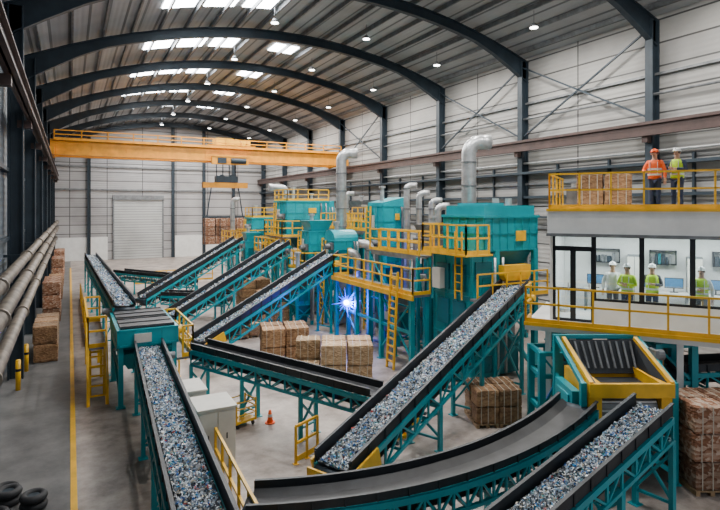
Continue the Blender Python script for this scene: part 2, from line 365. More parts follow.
YAW=-math.radians(28)
stack((8.3,22.7,0),-.25,2,2,2,(1.03,.85,.78),BALE,'strapped brown cardboard bale stacked on the shop floor','brown bale stack beside the inclined conveyor')
stack((9.1,19.3,0),-.45,3,2,2,(1.0,.9,.76),BALE2,'pale strapped bale in a low stack on the floor','pale bale stack',skip=((0,0,1),))
stack((12.0,13.5,0),-.4,2,2,2,(.75,.7,.52),BALE,'brown bale stacked beneath the large inclined conveyor','bales beneath the large conveyor')
stack(V((.883*8.75+.469*13.6,-.469*8.75+.883*13.6,0)),YAW,2,2,3,(.85,.75,.66),BALE3,'tall-stacked mixed brown and white bale beside the yellow machine','tall bale stack')
stack((11.2,36.8,0),0,2,2,3,(1.0,.8,.6),BALE,'brown bale stacked behind the conveyors','bales behind the conveyors',straps=False)
stack((10.6,31.0,0),0,2,1,3,(1.0,.8,.62),BALE,'brown bale standing near the machine line','bales near the machine line',straps=False)
stack((8.2,28.2,0),.2,2,1,1,(1.0,.8,.62),BALE,'brown bale standing between the inclined conveyors','bales between the conveyors',straps=False)
stack((-.95,29.5,0),1.57,3,1,2,(1.2,1.0,.8),BALE,'brown bale stacked along the dark side wall','bales along the side wall',pallet=False)
for y,n,nz in((39,3,3),(48,3,2),(56,3,3),(66,4,3)):
    stack((-.95,y,0),1.57,n,1,nz,(1.2,1.0,.8),BALE3 if nz==3 else BALE,'brown bale stacked along the dark side wall','bales along the side wall',pallet=False,straps=False)
stack((13,51.7,3.4),0,4,1,3,(1.0,1.0,.82),BALE3,'bale hanging in slings from the overhead crane','bales hanging from the crane',pallet=False,straps=False)
# ------------------------------------------------------------------ conveyors
WC=[(.8,.83,.86),(.92,.94,.96),(.28,.45,.65),(.03,.16,.5),(.4,.44,.48),(.1,.12,.14),(.5,.64,.76),(.05,.35,.36),(.6,.52,.4),(.02,.025,.035),(.45,.06,.05),(.02,.3,.6)]
WW=[17,15,8,6,14,16,11,4,7,14,2,4]
def waste(path,sides,w,n,label,size=.06,par=None):
    vs=[];fs=[];cs=[]
    N=len(path)
    def pt(t,u):
        i=min(N-2,int(t)); f=t-i; c=path[i].lerp(path[i+1],f); s=sides[i].lerp(sides[i+1],f)
        return c+s*(u*w/2)
    K=8
    for i in range(N):
        for j in range(K+1):
            u=-0.88+1.76*j/K; p=pt(min(i,N-1.0001),u); vs.append(p+V((0,0,.045+.1*u*u+.03*(1-u*u)+random.uniform(-.01,.01))))
    for i in range(N-1):
        for j in range(K):
            a=i*(K+1)+j; fs.append((a,a+1,a+K+2,a+K+1)); cs.append((.09,.1,.12))
    for _ in range(n):
        t=random.uniform(0.02,N-1.02); u=random.uniform(-.88,.88); c=pt(t,u)+V((0,0,.06+.08*u*u+.05*(1-u*u)+random.uniform(-.02,.03)))
        R=Matrix.Rotation(random.uniform(0,6.28),3,V((random.uniform(-1,1),random.uniform(-1,1),random.uniform(-1,1))).normalized())
        a,b_,h=[size*random.uniform(.3,1.5) for _ in range(3)]; k=len(vs)
        if random.random()<.05: a*=2.;b_*=1.5
        for q in((-a,-b_*.6,0),(a,-b_*.4,h*.3),(a*.8,b_*.6,-h*.2),(-a*.7,b_*.5,h*.4),(0,0,h*.8)): vs.append(c+R@V(q)*.6)
        col=random.choices(WC,WW)[0]
        for f in((0,1,4),(1,2,4),(2,3,4),(3,0,4),(0,3,2,1)): fs.append(tuple(k+i for i in f)); cs.append(col)
    o0=V((path[0].x,path[0].y,0)); me=D.meshes.new('plastic_waste'); me.from_pydata([tuple(v-o0) for v in vs],[],fs); me.materials.append(WASTE)
    ca=me.color_attributes.new('Col','FLOAT_COLOR','CORNER'); buf=[]
    for p,c in zip(me.polygons,cs): buf+=[c[0],c[1],c[2],1]*len(p.vertices)
    ca.data.foreach_set('color',buf)
    o=D.objects.new('plastic_waste',me); COL.objects.link(o); o.location=o0; tag(o,label,'plastic waste'); o['kind']='stuff'
def resample(pts,sp):
    pts=[V(p) for p in pts]; L=[0]
    for a,b in zip(pts[:-1],pts[1:]): L.append(L[-1]+(b-a).length)
    n=max(2,math.ceil(L[-1]/sp)); out=[]
    for i in range(n+1):
        t=L[-1]*i/n; j=0
        while j<len(L)-2 and L[j+1]<t: j+=1
        out.append(pts[j].lerp(pts[j+1],(t-L[j])/(L[j+1]-L[j])))
    return out
def conveyor(label,pts,w=1.,h=.45,skirt=.2,wn=0,wl='',legsp=4,skm=SKIRT,fm=TEAL,sp=.7,yellow=False,wsize=.06,frame_r=.05,headbox=True,bm_=BELT):
    P=resample(pts,sp); o0=V((P[0].x,P[0].y,0)); N=len(P)
    T=[(P[min(i+1,N-1)]-P[max(i-1,0)]).normalized() for i in range(N)]; S=[t.cross(V((0,0,1))).normalized() for t in T]
    r=root('belt_conveyor',label,'conveyor',o0); Q=[p-o0 for p in P]; Z=V((0,0,1))
    vs=[];fs=[]; prof=[(-.5,.1),(-.27,.0),(.27,.0),(.5,.1)]
    for q,s in zip(Q,S):
        for u,z in prof: vs.append(q+s*u*w+Z*z)
        for u,z in prof: vs.append(q+s*u*w+Z*(z-.03))
    for i in range(N-1):
        for j in range(3):
            a=i*8+j; fs.append((a,a+1,a+9,a+8)); a+=4; fs.append((a,a+8,a+9,a+1))
        for j in(0,3): a=i*8+j; fs.append((a,a+8,a+12,a+4))
    b=MB(); b.add(vs,fs); b.obj('belt',bm_,r)
    for k in(-1,1):
        b=MB(); sk=MB()
        for i in range(N-1):
            o1=S[i]*k*(w/2+.05); o2=S[i+1]*k*(w/2+.05)
            sk.beam(Q[i]+o1+Z*(skirt/2+.06),Q[i+1]+o2+Z*(skirt/2+.06),.03,skirt)
            sk.beam(Q[i]+o1*1.04+Z*(skirt+.07),Q[i+1]+o2*1.04+Z*(skirt+.07),.07,.03)
            if sp>.4 or i%2==0: sk.beam(Q[i]+o1*1.05+Z*.06,Q[i]+o1*1.05+Z*(skirt+.06),.04,.03)
            o1*=1.05;o2*=1.05
            a1=Q[i]+o1-Z*.03; a2=Q[i+1]+o2-Z*.03; b1=a1-Z*h; b2=a2-Z*h; f=frame_r
            b.beam(a1,a2,f*1.6,f*2.6); b.beam(b1,b2,f*1.6,f*1.6); b.beam(a1,b1,f,f)
            if i%2: b.beam(a1,b2,f*.9,f*.9)
            else: b.beam(b1,a2,f*.9,f*.9)
            if i==N-2: b.beam(a2,b2,f,f)
        sk.obj('skirt_board',skm,r); b.obj('truss_side',fm,r)
    for i in range(0,N,2 if N>18 else 1):
        b=MB(); o=S[i]*(w/2+.05); b.beam(Q[i]-o-Z*(h+.02),Q[i]+o-Z*(h+.02),.06,.06); b.obj('cross_member',fm,r)
    for i in range(1,N-1,2 if N<30 else 3):
        o=S[i]*(w/2); b=MB(); b.cyl(Q[i]-o-Z*.1,Q[i]+o-Z*.1,.06,n=10); b.obj('roller',GREY,r)
        b=MB(); b.cyl(Q[i]-o-Z*(h-.1),Q[i]+o-Z*(h-.1),.05,n=10); b.obj('return_roller',GREY,r)
    for i in(0,N-1):
        o=S[i]*(w/2+.02); b=MB(); b.cyl(Q[i]-o-Z*.14,Q[i]+o-Z*.14,.17,n=14); b.obj('pulley',STEEL,r,smooth=True)
    b=MB(); vs=[];fs=[]
    for q,s in zip(Q,S): vs+=[q-s*w*.45-Z*(h*.7),q+s*w*.45-Z*(h*.7)]
    for i in range(N-1): fs.append((2*i,2*i+1,2*i+3,2*i+2))
    b.add(vs,fs); b.obj('return_belt',RUB,r)
    L=sum((P[i+1]-P[i]).length for i in range(N-1)); n=max(2,round(L/legsp)+1)
    for k in range(n):
        i=round((N-1)*(k+.12)/(n-1+.24)) if n>1 else 0; i=max(0,min(N-1,i))
        top=Q[i].z-h-.03
        if top<.15: continue
        b=MB(); o=S[i]*(w/2+.06); q=V((Q[i].x,Q[i].y,0))
        for s in(-1,1):
            b.beam(q+o*s+Z*.02,q+o*s+Z*top,.11,.11); b.beam(q+o*s+Z*.01+V((-.12,0,0)),q+o*s+Z*.01+V((.12,0,0)),.24,.02)
        b.beam(q-o+Z*(top-.05),q+o+Z*(top-.05),.08,.08)
        if top>1.0:
            b.beam(q-o+Z*.4,q+o+Z*top*.85,.06,.06); b.beam(q+o+Z*.4,q-o+Z*top*.85,.06,.06); b.beam(q-o+Z*.35,q+o+Z*.35,.06,.06)
        b.obj('leg',fm,r)
    if headbox:
        o=S[-1]*(w/2+.2); b=MB(); q=Q[-1]-T[-1]*.4; b.cyl(q+o-Z*.14-S[-1]*.2,q+o-Z*.14+S[-1]*.25,.12,n=14); b.box(q.x+o.x-.12,q.x+o.x+.12,q.y+o.y-.12,q.y+o.y+.12,q.z-.35,q.z-.1); b.obj('drive_motor',YEL if yellow else GREY,r)
    if yellow:
        q=Q[0]
        for k in(-1,1):
            b=MB(); o=S[0]*k*(w/2+.16); b.beam(q+o-Z*.1,q+o+T[0]*1.0-Z*.1,.06,.45); b.obj('tail_guard',YEL,r)
        b=MB(); b.beam(q-T[0]*.24-S[0]*(w/2+.1)-Z*.12,q-T[0]*.24+S[0]*(w/2+.1)-Z*.12,.06,.42); b.obj('tail_guard',YEL,r)
    if wn: waste(P,S,w,wn,wl,wsize)
    return r
conveyor('long horizontal conveyor with teal truss full of plastic flakes',[(1.6,4,1.8),(2.4,20.0,1.9)],.74,.45,.3,9500,'crushed white and blue plastic waste on the long belt',wsize=.05)
conveyor('far raised conveyor feeding the grey transfer hopper',[(1.5,50,2.8),(1.95,23.7,2.8)],.7,.5,.26,4500,'plastic waste on the far raised belt',wsize=.07,legsp=5)
conveyor('large inclined conveyor rising to the teal sorting tower',[(5.25,11.2,.85),(15.0,15.6,3.75)],.9,.6,.28,8500,'crushed plastic bottles riding up the large incline',yellow=True,wsize=.055)
conveyor('dark inclined conveyor with teal truss rising to a hopper',[(4.9,24,.95),(12.9,27.6,4.1)],.85,.6,.28,2800,'crushed plastic on the dark incline',yellow=True,wsize=.065)
conveyor('dark inclined conveyor with teal truss in the second row',[(4.8,30.6,.95),(12.3,33.5,4.4)],.85,.6,.3,1800,'grey plastic waste on the incline',wsize=.08)
conveyor('dark inclined conveyor with teal truss in the third row',[(4.1,37.5,.95),(11.4,41.2,4.3)],.85,.6,.3,1400,'grey plastic waste on the incline',wsize=.08)
conveyor('flat empty conveyor on teal truss crossing the floor',[(3.95,19.2,1.95),(7.45,13.05,1.65)],.62,.42,.2,0,legsp=2.8,headbox=False,sp=.6)
bz=[]
for i in range(25):
    t=i/24; a,b_,c=V((3.1,10.35,1.05)),V((7.3,8.1,1.25)),V((11.1,9.4,1.9)); bz.append(a*(1-t)**2+b_*2*t*(1-t)+c*t*t)
conveyor('curved black belt conveyor bending toward the yellow machine',bz,.8,.45,.16,0,legsp=2.6,skm=SKIRT,sp=.3,headbox=False,bm_=BELTD)
conveyor('inclined conveyor with plastic flakes feeding the yellow machine',[(4.4,6.5,.95),(11.55,7.72,2.2)],.68,.45,.26,5500,'crushed plastic on the belt by the yellow machine',legsp=2.6,wsize=.05,headbox=False,sp=.6)
conveyor('low flat conveyor near the back of the hall',[(3.6,49,1.5),(8.0,41.6,1.5)],.9,.5,.2,0,legsp=3)
conveyor('low flat conveyor between the inclined conveyors',[(5.3,36.2,1.3),(8.6,33.6,1.3)],.8,.45,.2,0,legsp=3)
conveyor('short conveyor beneath the control cabin',[(15.5,9.7,2.1),(19.5,7.6,2.3)],.8,.4,.2,0,legsp=3)
# ------------------------------------------------------------------ transfer hopper of the long conveyor
r=root('transfer_hopper','grey-topped transfer hopper on teal legs between two conveyors','hopper',(2.4,21.9,0))
b=MB(); b.frustum((-.6,.6,-1.2,1.4),1.15,(-.95,.95,-1.5,1.8),1.75); b.ribbed(-.95,.95,-1.8,1.8,2.1,2.62,4,5,1); b.box(-.95,.95,-.9,1.8,1.75,2.1); b.obj('hopper_body',TEAL,r)
for y in(-.92,.92):
    b=MB(); b.box(-.88,.88,y-.82,y+.82,2.65,2.72)
    for k in(-.75,.0,.75): b.box(-.88,.88,y+k-.03,y+k+.03,2.72,2.75)
    b.obj('cover_plate',SKIRT,r)
for x in(-.87,.87):
    for y in(-1.68,1.68):
        b=MB(); b.box(x-.08,x+.08,y-.08,y+.08,0,2.3); b.box(x-.15,x+.15,y-.15,y+.15,0,.03); b.obj('leg',TEAL,r)
b=MB(); b.beam((-.87,1.68,.3),(.87,1.68,1.7),.07,.07); b.beam((.87,1.68,.3),(-.87,1.68,1.7),.07,.07); b.obj('brace',TEAL,r)
for x in(-.87,.87):
    for p,q in(((x,-1.68,1.2),(x,1.68,1.2)),((x,-1.68,.2),(x,1.68,1.2)),((x,1.68,1.2),(x,-1.68,2.1))):
        b=MB(); b.beam(p,q,.08,.08); b.obj('brace',TEAL,r)
b=MB(); b.cyl((1.0,-.9,2.3),(1.4,-.9,2.3),.13); b.box(.98,1.15,-1.1,-.7,2.1,2.4); b.obj('drive_motor',YEL,r)
b=MB(); b.box(-.45,.1,-1.9,-1.84,2.2,2.5); b.obj('control_box',OFFW,r)
b=MB(); b.rail([(1.15,-1.8,1.5),(1.5,-1.8,1.5),(1.5,1.8,1.5),(1.15,1.8,1.5)],1.1,.9,.03); b.obj('guardrail',YEL,r)
b=MB(); b.box(.97,1.52,-1.8,1.8,1.42,1.5); b.obj('deck',GREY,r)
r=root('access_platform','yellow access platform with ladder beside the transfer hopper','platform',(.95,24.3,0))
b=MB(); b.box(-.4,.25,-2.5,2.5,1.7,1.77); b.obj('deck',GREY,r)
b=MB(); b.rail([(.22,-2.5,1.77),(-.38,-2.5,1.77),(-.38,2.5,1.77),(.22,2.5,1.77)],1.1,.8,.035); b.obj('guardrail',YEL,r)
b=MB(); b.ladder((-.1,-3.5,0),(-.1,-2.52,1.8),.55,(1,0,0),.035); b.obj('ladder',YEL,r)
for x in(-.42,.22): b=MB(); b.beam((x,-3.5,.9),(x,-2.52,2.7),.05,.05); b.beam((x,-3.5,0),(x,-3.5,.9),.05,.05); b.obj('stair_handrail',YEL,r)
for y in(-2.3,0,2.3):
    b=MB(); b.box(-.36,-.26,y-.05,y+.05,0,1.7); b.box(.12,.22,y-.05,y+.05,0,1.7); b.box(-.36,.22,y-.04,y+.04,1.0,1.08); b.obj('leg',YEL,r)
# ------------------------------------------------------------------ sorting tower (main)
r=root('sorting_tower','tall teal sorting tower with ribbed hopper and yellow walkway','machine',(14.95,17.5,0))
b=MB(); b.ribbed(-1.6,-.5,-1.3,1.0,.25,5.0,2,3,6,.06,.05); b.obj('lower_cabinet',TEAL,r)
b=MB(); b.ribbed(-.95,1.75,-1.3,1.2,5.15,6.45,7,5,2,.06,.05); b.box(-1.05,1.85,-1.4,1.3,6.42,6.52); b.obj('upper_hopper',TEAL,r)
b=MB(); b.box(-.9,1.7,-1.25,1.15,6.52,6.9); b.box(-.5,.3,-1.0,.9,6.9,7.0); b.obj('hood',TEAL,r)
b=MB(); b.frustum((-.1,1.3,-.9,.8),4.3,(-.8,1.6,-1.2,1.1),5.1); b.obj('discharge_cone',TEALD,r)
b=MB(); b.box(-.2,1.4,-.8,1.0,2.9,4.1); b.cyl((-.3,-.6,3.3),(1.5,-.6,3.3),.4,n=18); b.obj('screening_drum',GREY,r)
b=MB(); b.frustum((.0,.9,-.6,.6),1.6,(-.2,1.4,-.8,1.0),2.9); b.obj('chute',SKIRT,r)
b=MB(); b.ribbed(.0,1.3,-.7,.9,.15,1.5,3,2,1); b.obj('collection_box',TEALD,r)
for x in(-.38,1.66):
    for y in(-1.3,1.2):
        b=MB(); b.box(x-.1,x+.1,y-.1,y+.1,0,5.15); b.box(x-.18,x+.18,y-.18,y+.18,0,.04); b.obj('leg',TEAL,r)
for p,q in(((-.38,-1.3,2.6),(1.66,-1.3,2.6)),((-.38,-1.3,4.2),(1.66,-1.3,4.2)),((-.38,-1.3,.3),(1.66,-1.3,2.5)),((1.66,-1.3,.3),(-.38,-1.3,2.5)),((1.66,-1.3,2.6),(1.66,1.2,2.6)),((1.66,-1.3,.3),(1.66,1.2,2.5)),((-.38,1.2,2.6),(1.66,1.2,2.6))):
    b=MB(); b.beam(p,q,.09,.11); b.obj('brace',TEAL,r)
b=MB(); b.box(-.35,1.0,-1.75,-1.42,4.2,4.6); b.frustum((-.25,.9,-1.72,-1.42),4.0,(-.35,1.0,-1.75,-1.42),4.2); b.obj('feed_chute',YEL,r)
b=MB(); b.rail([(-.9,-1.5,5.05),(-2.0,-1.5,5.05),(-2.0,1.3,5.05),(-.9,1.3,5.05)],1.1,.6,.03); b.obj('guardrail',YEL,r)
b=MB(); b.rail([(1.8,-1.85,3.4),(-1.75,-1.85,3.4)],.95,.7,.025); b.obj('guardrail',YEL,r)
b=MB(); b.box(1.0,1.8,-1.9,-1.42,3.32,3.4); b.box(-1.75,-.45,-1.9,-1.42,3.32,3.4); b.obj('deck',GREY,r)
b=MB(); b.box(-2.05,-.75,-1.55,1.35,4.98,5.05); b.obj('deck',YEL,r)
for z in(.5,1.7,2.5,4.1):
    b=MB(); b.box(-1.45,-.65,-1.4,-1.35,z,z+.65); b.cyl((-.78,-1.4,z+.3),(-.78,-1.44,z+.3),.04); b.obj('inspection_door',TEALD,r)
for z in(.8,2.2,3.6):
    for y in(-1.05,-.05): b=MB(); b.box(-1.7,-1.65,y,y+.75,z,z+1.0); b.obj('side_panel',TEALD,r)
b=MB(); b.box(.6,1.1,-1.4,-1.34,5.5,5.9); b.obj('warning_plate',YEL,r)
b=MB(); b.ladder((-1.8,-.8,3.3),(-1.8,-.8,5.9),.4,(0,1,0),.025); b.obj('ladder',YEL,r)
for x in(-.6,-.2):
    b=MB(); b.tube([(x,-1.5,4.9),(x,-1.5,3.2),(x+.2,-1.45,2.9),(x+.2,-1.45,.4)],.05,8); b.obj('cable_conduit',SILV,r,smooth=True)
for x in(.6,1.3):
    b=MB(); b.cyl((x,-.2,6.9),(x,-.2,7.2),.14); b.obj('vent_cap',SILV,r)
b=MB(); b.box(-1.95,-1.7,.2,.7,3.6,4.4); b.obj('control_box',OFFW,r)
# ------------------------------------------------------------------ walkways
r=root('machine_walkway','long raised yellow-railed walkway on teal columns','walkway',(12.5,22.75,0))
b=MB(); b.box(-.1,.8,-4.0,3.6,3.1,3.2); b.obj('deck',GREY,r)
b=MB(); b.rail([(.78,-4.0,3.2),(-.08,-4.0,3.2),(-.08,3.6,3.2),(.78,3.6,3.2)],1.1,.8,.03); b.obj('guardrail',YEL,r)
b=MB(); b.box(-.18,-.1,-4.1,3.7,3.0,3.2); b.obj('edge_beam',YEL,r)
for y in(-3.8,-1.3,1.1,3.4):
    for x in(.0,.7):
        b=MB(); b.box(x-.09,x+.09,y-.09,y+.09,0,3.1); b.box(x-.16,x+.16,y-.16,y+.16,0,.03); b.obj('leg',TEAL,r)
for y0,y1 in((-3.8,-1.3),(1.1,3.4)):
    for za,zb in((.5,2.9),(2.9,.5)): b=MB(); b.beam((0,y0,za),(0,y1,zb),.07,.07); b.obj('brace',TEAL,r)
b=MB(); b.beam((0,-3.8,1.6),(0,3.4,1.6),.1,.12); b.obj('brace',TEAL,r)
b=MB(); b.ladder((-.5,-2.9,0),(-.28,-2.9,4.1),.55,(0,1,0),.04); b.obj('ladder',YEL,r)
def catwalk(label,p,q,z,w=.8):
    p=V(p);q=V(q);L=(q-p).length; a=math.atan2(q.y-p.y,q.x-p.x); r=root('catwalk',label,'catwalk',(p.x,p.y,0),a,'catwalks along the machine line')
    b=MB(); b.box(0,L,-w/2,w/2,z-.08,z); b.box(0,L,w/2,w/2+.04,z-.2,z+.02); b.obj('deck',GREY,r)
    for s in(-1,1): b=MB(); b.rail([(0,s*w/2,z),(L,s*w/2,z)],1.05,.9,.035); b.obj('guardrail',YEL,r)
    n=max(2,round(L/3)+1)
    for i in range(n):
        x=.1+(L-.2)*i/(n-1)
        for s in(-1,1): b=MB(); b.box(x-.07,x+.07,s*w/2-.07,s*w/2+.07,0,z-.08); b.obj('leg',TEAL,r)
        b=MB(); b.beam((x,-w/2,.3),(x,w/2,z-.3),.06,.06); b.obj('brace',TEAL,r)
        if i<n-1: b=MB(); x2=.1+(L-.2)*(i+1)/(n-1); b.beam((x,w/2,.4),(x2,w/2,z-.3),.06,.06); b.beam((x,w/2,z*.5),(x2,w/2,z*.5),.07,.07); b.obj('brace',TEAL,r)
catwalk('yellow-railed catwalk on teal columns beside the separators',(12.75,34.8),(12.75,40.2),3.6)
catwalk('yellow-railed catwalk behind the feed hopper',(15.95,28.6),(15.95,35.2),5.4,.7)
catwalk('yellow-railed catwalk between the towers',(13.75,19.8),(13.75,24.2),4.7,.6)
catwalk('yellow-railed catwalk beside the far conveyor heads',(12.2,43.2),(12.2,48),3.8)
# ------------------------------------------------------------------ generic line machines
def machine(label,loc,w,d,z0,z1,legs=True,rail=False,boxes=(),m=TEAL,top='slope',ladder=True,hop=True,face=0):
    r=root('processing_machine',label,'machine',loc)
    b=MB(); b.ribbed(-w/2,w/2,-d/2,d/2,z0,z1,max(2,round(w/.6)),max(2,round(d/.6)),max(2,round((z1-z0)/.9)),.06,.05)
    b.obj('housing',m,r)
    b=MB()
    if top=='slope': b.add([(-w/2,-d/2,z1),(w/2,-d/2,z1),(w/2,d/2,z1),(-w/2,d/2,z1),(-w/2,-d/2,z1+.2),(w/2,-d/2,z1+.5),(w/2,d/2,z1+.5),(-w/2,d/2,z1+.2)],[(0,3,2,1),(4,5,6,7),(0,1,5,4),(1,2,6,5),(2,3,7,6),(3,0,4,7)])
    elif top=='round':
        rings=[]
        for x in(-w/2,w/2): rings.append([V((x,d/2*math.cos(a),z1+d*.42*math.sin(a))) for a in [math.pi*i/10 for i in range(11)]])
        b.loft(rings)
    elif top=='flat': b.box(-w/2-.08,w/2+.08,-d/2-.08,d/2+.08,z1,z1+.12)
    else: b.frustum((-w*.35,w*.35,-d*.35,d*.35),z1,(-w*.52,w*.52,-d*.52,d*.52),z1+.7)
    b.obj('hood' if top!='hop' else 'hopper',m,r,smooth=False)
    if hop: b=MB(); b.frustum((-w*.2,w*.2,-d*.2,d*.2),z0-1.0,(-w/2,w/2,-d/2,d/2),z0); b.obj('chute',TEALD,r)
    if legs:
        for x in(-w/2+.08,w/2-.08):
            for y in(-d/2+.08,d/2-.08):
                b=MB(); b.box(x-.08,x+.08,y-.08,y+.08,0,z0); b.obj('leg',TEAL,r)
        zz=z0*.9; A=-w/2+.08;B=w/2-.08;E=-d/2+.08;F=d/2-.08
        for p,q in(((A,E,.3),(B,E,zz)),((B,E,.3),(A,E,zz)),((A,E,.3),(A,F,zz)),((A,F,.3),(A,E,zz)),((A,E,z0*.5),(A,F,z0*.5)),((A,E,z0*.5),(B,E,z0*.5))):
            b=MB(); b.beam(p,q,.06,.07); b.obj('brace',TEAL,r)
        if z0>2: 
            b=MB(); b.box(-w*.3,w*.3,-d*.3,d*.3,.1,min(1.3,z0*.4)); b.cyl((-w*.3,0,z0*.45),(w*.3,0,z0*.45),.22); b.obj('gearbox',GREY,r)
    if rail:
        b=MB(); z=z0-.1; e=.6; b.rail([(w/2,-d/2-e,z),(-w/2-e,-d/2-e,z),(-w/2-e,d/2+e,z),(w/2,d/2+e,z)],1.1,.8,.035); b.obj('guardrail',YEL,r)
        b=MB(); b.box(-w/2-e,w/2,-d/2-e,d/2+e,z-.08,z); b.obj('deck',GREY,r)
    if z1>5.5 and top=='flat': b=MB(); b.rail([(w/2,-d/2,z1+.12),(-w/2,-d/2,z1+.12),(-w/2,d/2,z1+.12)],.8,.8,.03); b.obj('top_guardrail',YEL,r)
    for i in range(2): b=MB(); b.box(-w/2-.1,-w/2-.04,-d*.4+i*d*.42,-d*.4+i*d*.42+d*.32,z0+.25,z0+.95); b.obj('access_panel',TEALD,r)
    b=MB(); b.box(-w*.35,w*.15,-d/2-.1,-d/2-.04,z0+.25,z0+1.1); b.obj('access_panel',TEALD,r)
    if ladder:
        b=MB(); b.ladder((-w/2-.35,d*.3,0 if z0<4.5 else 1),(-w/2-.15,d*.3,z1),.45,(0,1,0),.035); b.obj('ladder',YEL,r)
    for k,x in enumerate((w*.3,w*.42)):
        b=MB(); b.tube([(x,-d/2-.15,.3),(x,-d/2-.15,z1-.4),(x,-d/2-.1,z1-.1),(x,-d/2+.2,z1+.05)],.06,8); b.obj('pipe',SILV if k else GREY,r,smooth=True)
    b=MB(); b.cyl((-w*.2,0,z1),(-w*.2,0,z1+1.0),.12); b.cyl((-w*.2,0,z1+1.0),(-w*.2,0,z1+1.12),.2); b.obj('vent_pipe',SILV,r)
    b=MB(); b.cyl((-w/2-.05,-d*.3,z0+1.3),(-w/2-.5,-d*.3,z0+1.3),.16); b.box(-w/2-.2,-w/2,-d*.3-.2,-d*.3+.2,z0+1.1,z0+1.5); b.obj('side_motor',GREY,r)
    b=MB(); b.box(w*.0,w*.18,-d/2-.12,-d/2-.04,z1-.75,z1-.4); b.obj('warning_plate',YEL,r)
    b=MB(); b.box(-w/2-.12,-w/2-.04,d*.02,d*.25,z1-1.2,z1-.5); b.obj('control_box',OFFW,r)
    for x0,x1,y0,y1,a,c,mm in boxes:
        b=MB(); b.box(x0,x1,y0,y1,a,c); b.box(x0-.04,x1+.04,y0-.04,y1+.04,c-.06,c); b.obj('auxiliary_box',mm,r)
    return r
machine('slim tall teal cyclone tower with sloped hood',(15.6,26.2,0),1.4,1.7,3.6,6.9,boxes=[(-1.2,-.75,-.5,.3,3.4,4.6,GREY)])
machine('teal feed hopper with rounded hood receiving the inclined conveyor',(14.1,28.9,0),1.5,1.5,3.3,4.9,top='round',boxes=[(-.6,.6,-1.2,-.8,2.2,3.0,GREY)])
machine('wide teal separator with railing and flat top',(15.1,37.6,0),3.2,2.6,4.9,7.2,rail=True,top='flat')
machine('teal separator block on legs behind the conveyors',(14.2,32.8,0),1.6,1.6,3.0,5.3,rail=True,top='hop')
machine('smaller teal separator with yellow railing at line end',(14.2,44.6,0),2.0,2.0,4.0,5.9,rail=True,top='flat')
machine('grey granulator hopper between the towers',(16.0,21.9,0),1.7,1.7,3.4,5.3,top='hop',m=GREY,ladder=False)
machine('low dark teal shredder under the walkway',(14.6,21.0,0),.9,1.3,.8,2.6,top='flat',m=TEALD,ladder=False,hop=False)
machine('grey motor housing under the walkway',(14.6,23.4,0),.9,1.4,.6,2.4,top='flat',m=GREY,ladder=False,hop=False)
machine('teal baler press beside the wall',(20.2,22.5,0),2.2,2.6,2.6,5.8,top='flat',m=TEALD)
machine('teal separator far along the machine line',(18.2,42,0),2.2,2.2,4.2,6.9,top='slope')
machine('teal pre-shredder beneath the incline head',(12.0,29.9,0),1.1,1.1,1.2,3.1,top='flat',ladder=False)
machine('teal screening box behind the feed hopper',(17.6,31.9,0),1.6,1.6,3.4,5.9,top='flat')
machine('teal sorter at the head of the third incline',(12.6,41.9,0),1.2,1.2,2.6,4.2,top='hop',ladder=False)
machine('grey and teal bag filter standing near the wall',(19.4,35.5,0),2.0,2.4,3.0,6.6,top='hop',m=GREY)
# ducts
def duct(label,base,z1,rad,out,dirx=(1,0)):
    r=root('exhaust_duct',label,'duct',(base[0],base[1],base[2])); h=z1-base[2]; R_=rad*1.6
    pts=[V((0,0,0)),V((0,0,h-R_))]+[V((dirx[0]*(R_-R_*math.cos(a)),dirx[1]*(R_-R_*math.cos(a)),h-R_+R_*math.sin(a))) for a in [math.pi/2*i/6 for i in range(1,7)]]
    pts.append(V((dirx[0]*(R_+out),dirx[1]*(R_+out),h)))
    b=MB(); b.tube(pts,rad,16); b.obj('duct_pipe',SILV,r,smooth=True)
    for z in [.15+k*1.1 for k in range(int((h-R_)/1.1)+1)]: b=MB(); b.cyl((0,0,z-.03),(0,0,z+.03),rad+.04,n=16); b.obj('flange',GREY,r)
duct('large silver exhaust duct rising from the sorting tower',(16.6,20.3,0),9.9,.34,.5,(.883,-.469))
duct('silver exhaust duct rising above the feed hopper',(14.9,30.5,0),10.2,.32,.5,(.883,-.469))
duct('slim grey ventilation pipe beside the cyclone tower',(15.9,24.6,0),8.0,.16,.3,(.883,-.469))
duct('slim grey ventilation pipe beside the cyclone tower',(16.5,24.3,0),7.6,.16,.3,(.883,-.469))
duct('slim grey ventilation pipe beside the cyclone tower',(17.1,24.0,0),7.2,.16,.3,(.883,-.469))
duct('slim grey ventilation pipe beside the cyclone tower',(17.8,24.4,0),6.9,.2,.3,(.883,-.469))
duct('grey ventilation pipe above the separator',(15.0,40.6,0),8.4,.25,1.,(-1,0))
duct('slim grey ventilation pipe beside the separators',(16.9,33.8,0),7.8,.16,.3,(.883,-.469))
duct('slim grey ventilation pipe beside the separators',(12.9,48.6,0),7.6,.2,.3,(.883,-.469))
duct('light grey curved transfer pipe on the walkway',(14.1,25.3,0),4.9,.22,.3,(-.883,.469))
duct('light grey curved transfer pipe on the walkway',(13.65,26.0,0),4.4,.2,.15,(-.883,.469))
r=root('dust_collector','grey cylindrical dust collector with cone bottom','dust collector',(17.8,28.6,0))
b=MB(); b.cyl((0,0,3.4),(0,0,6.4),.8,n=20); b.cyl((0,0,2.0),(0,0,3.4),.2,.8,n=20); b.cyl((0,0,6.4),(0,0,6.8),.8,.3,n=20); b.obj('tank',GREY,r,smooth=True)
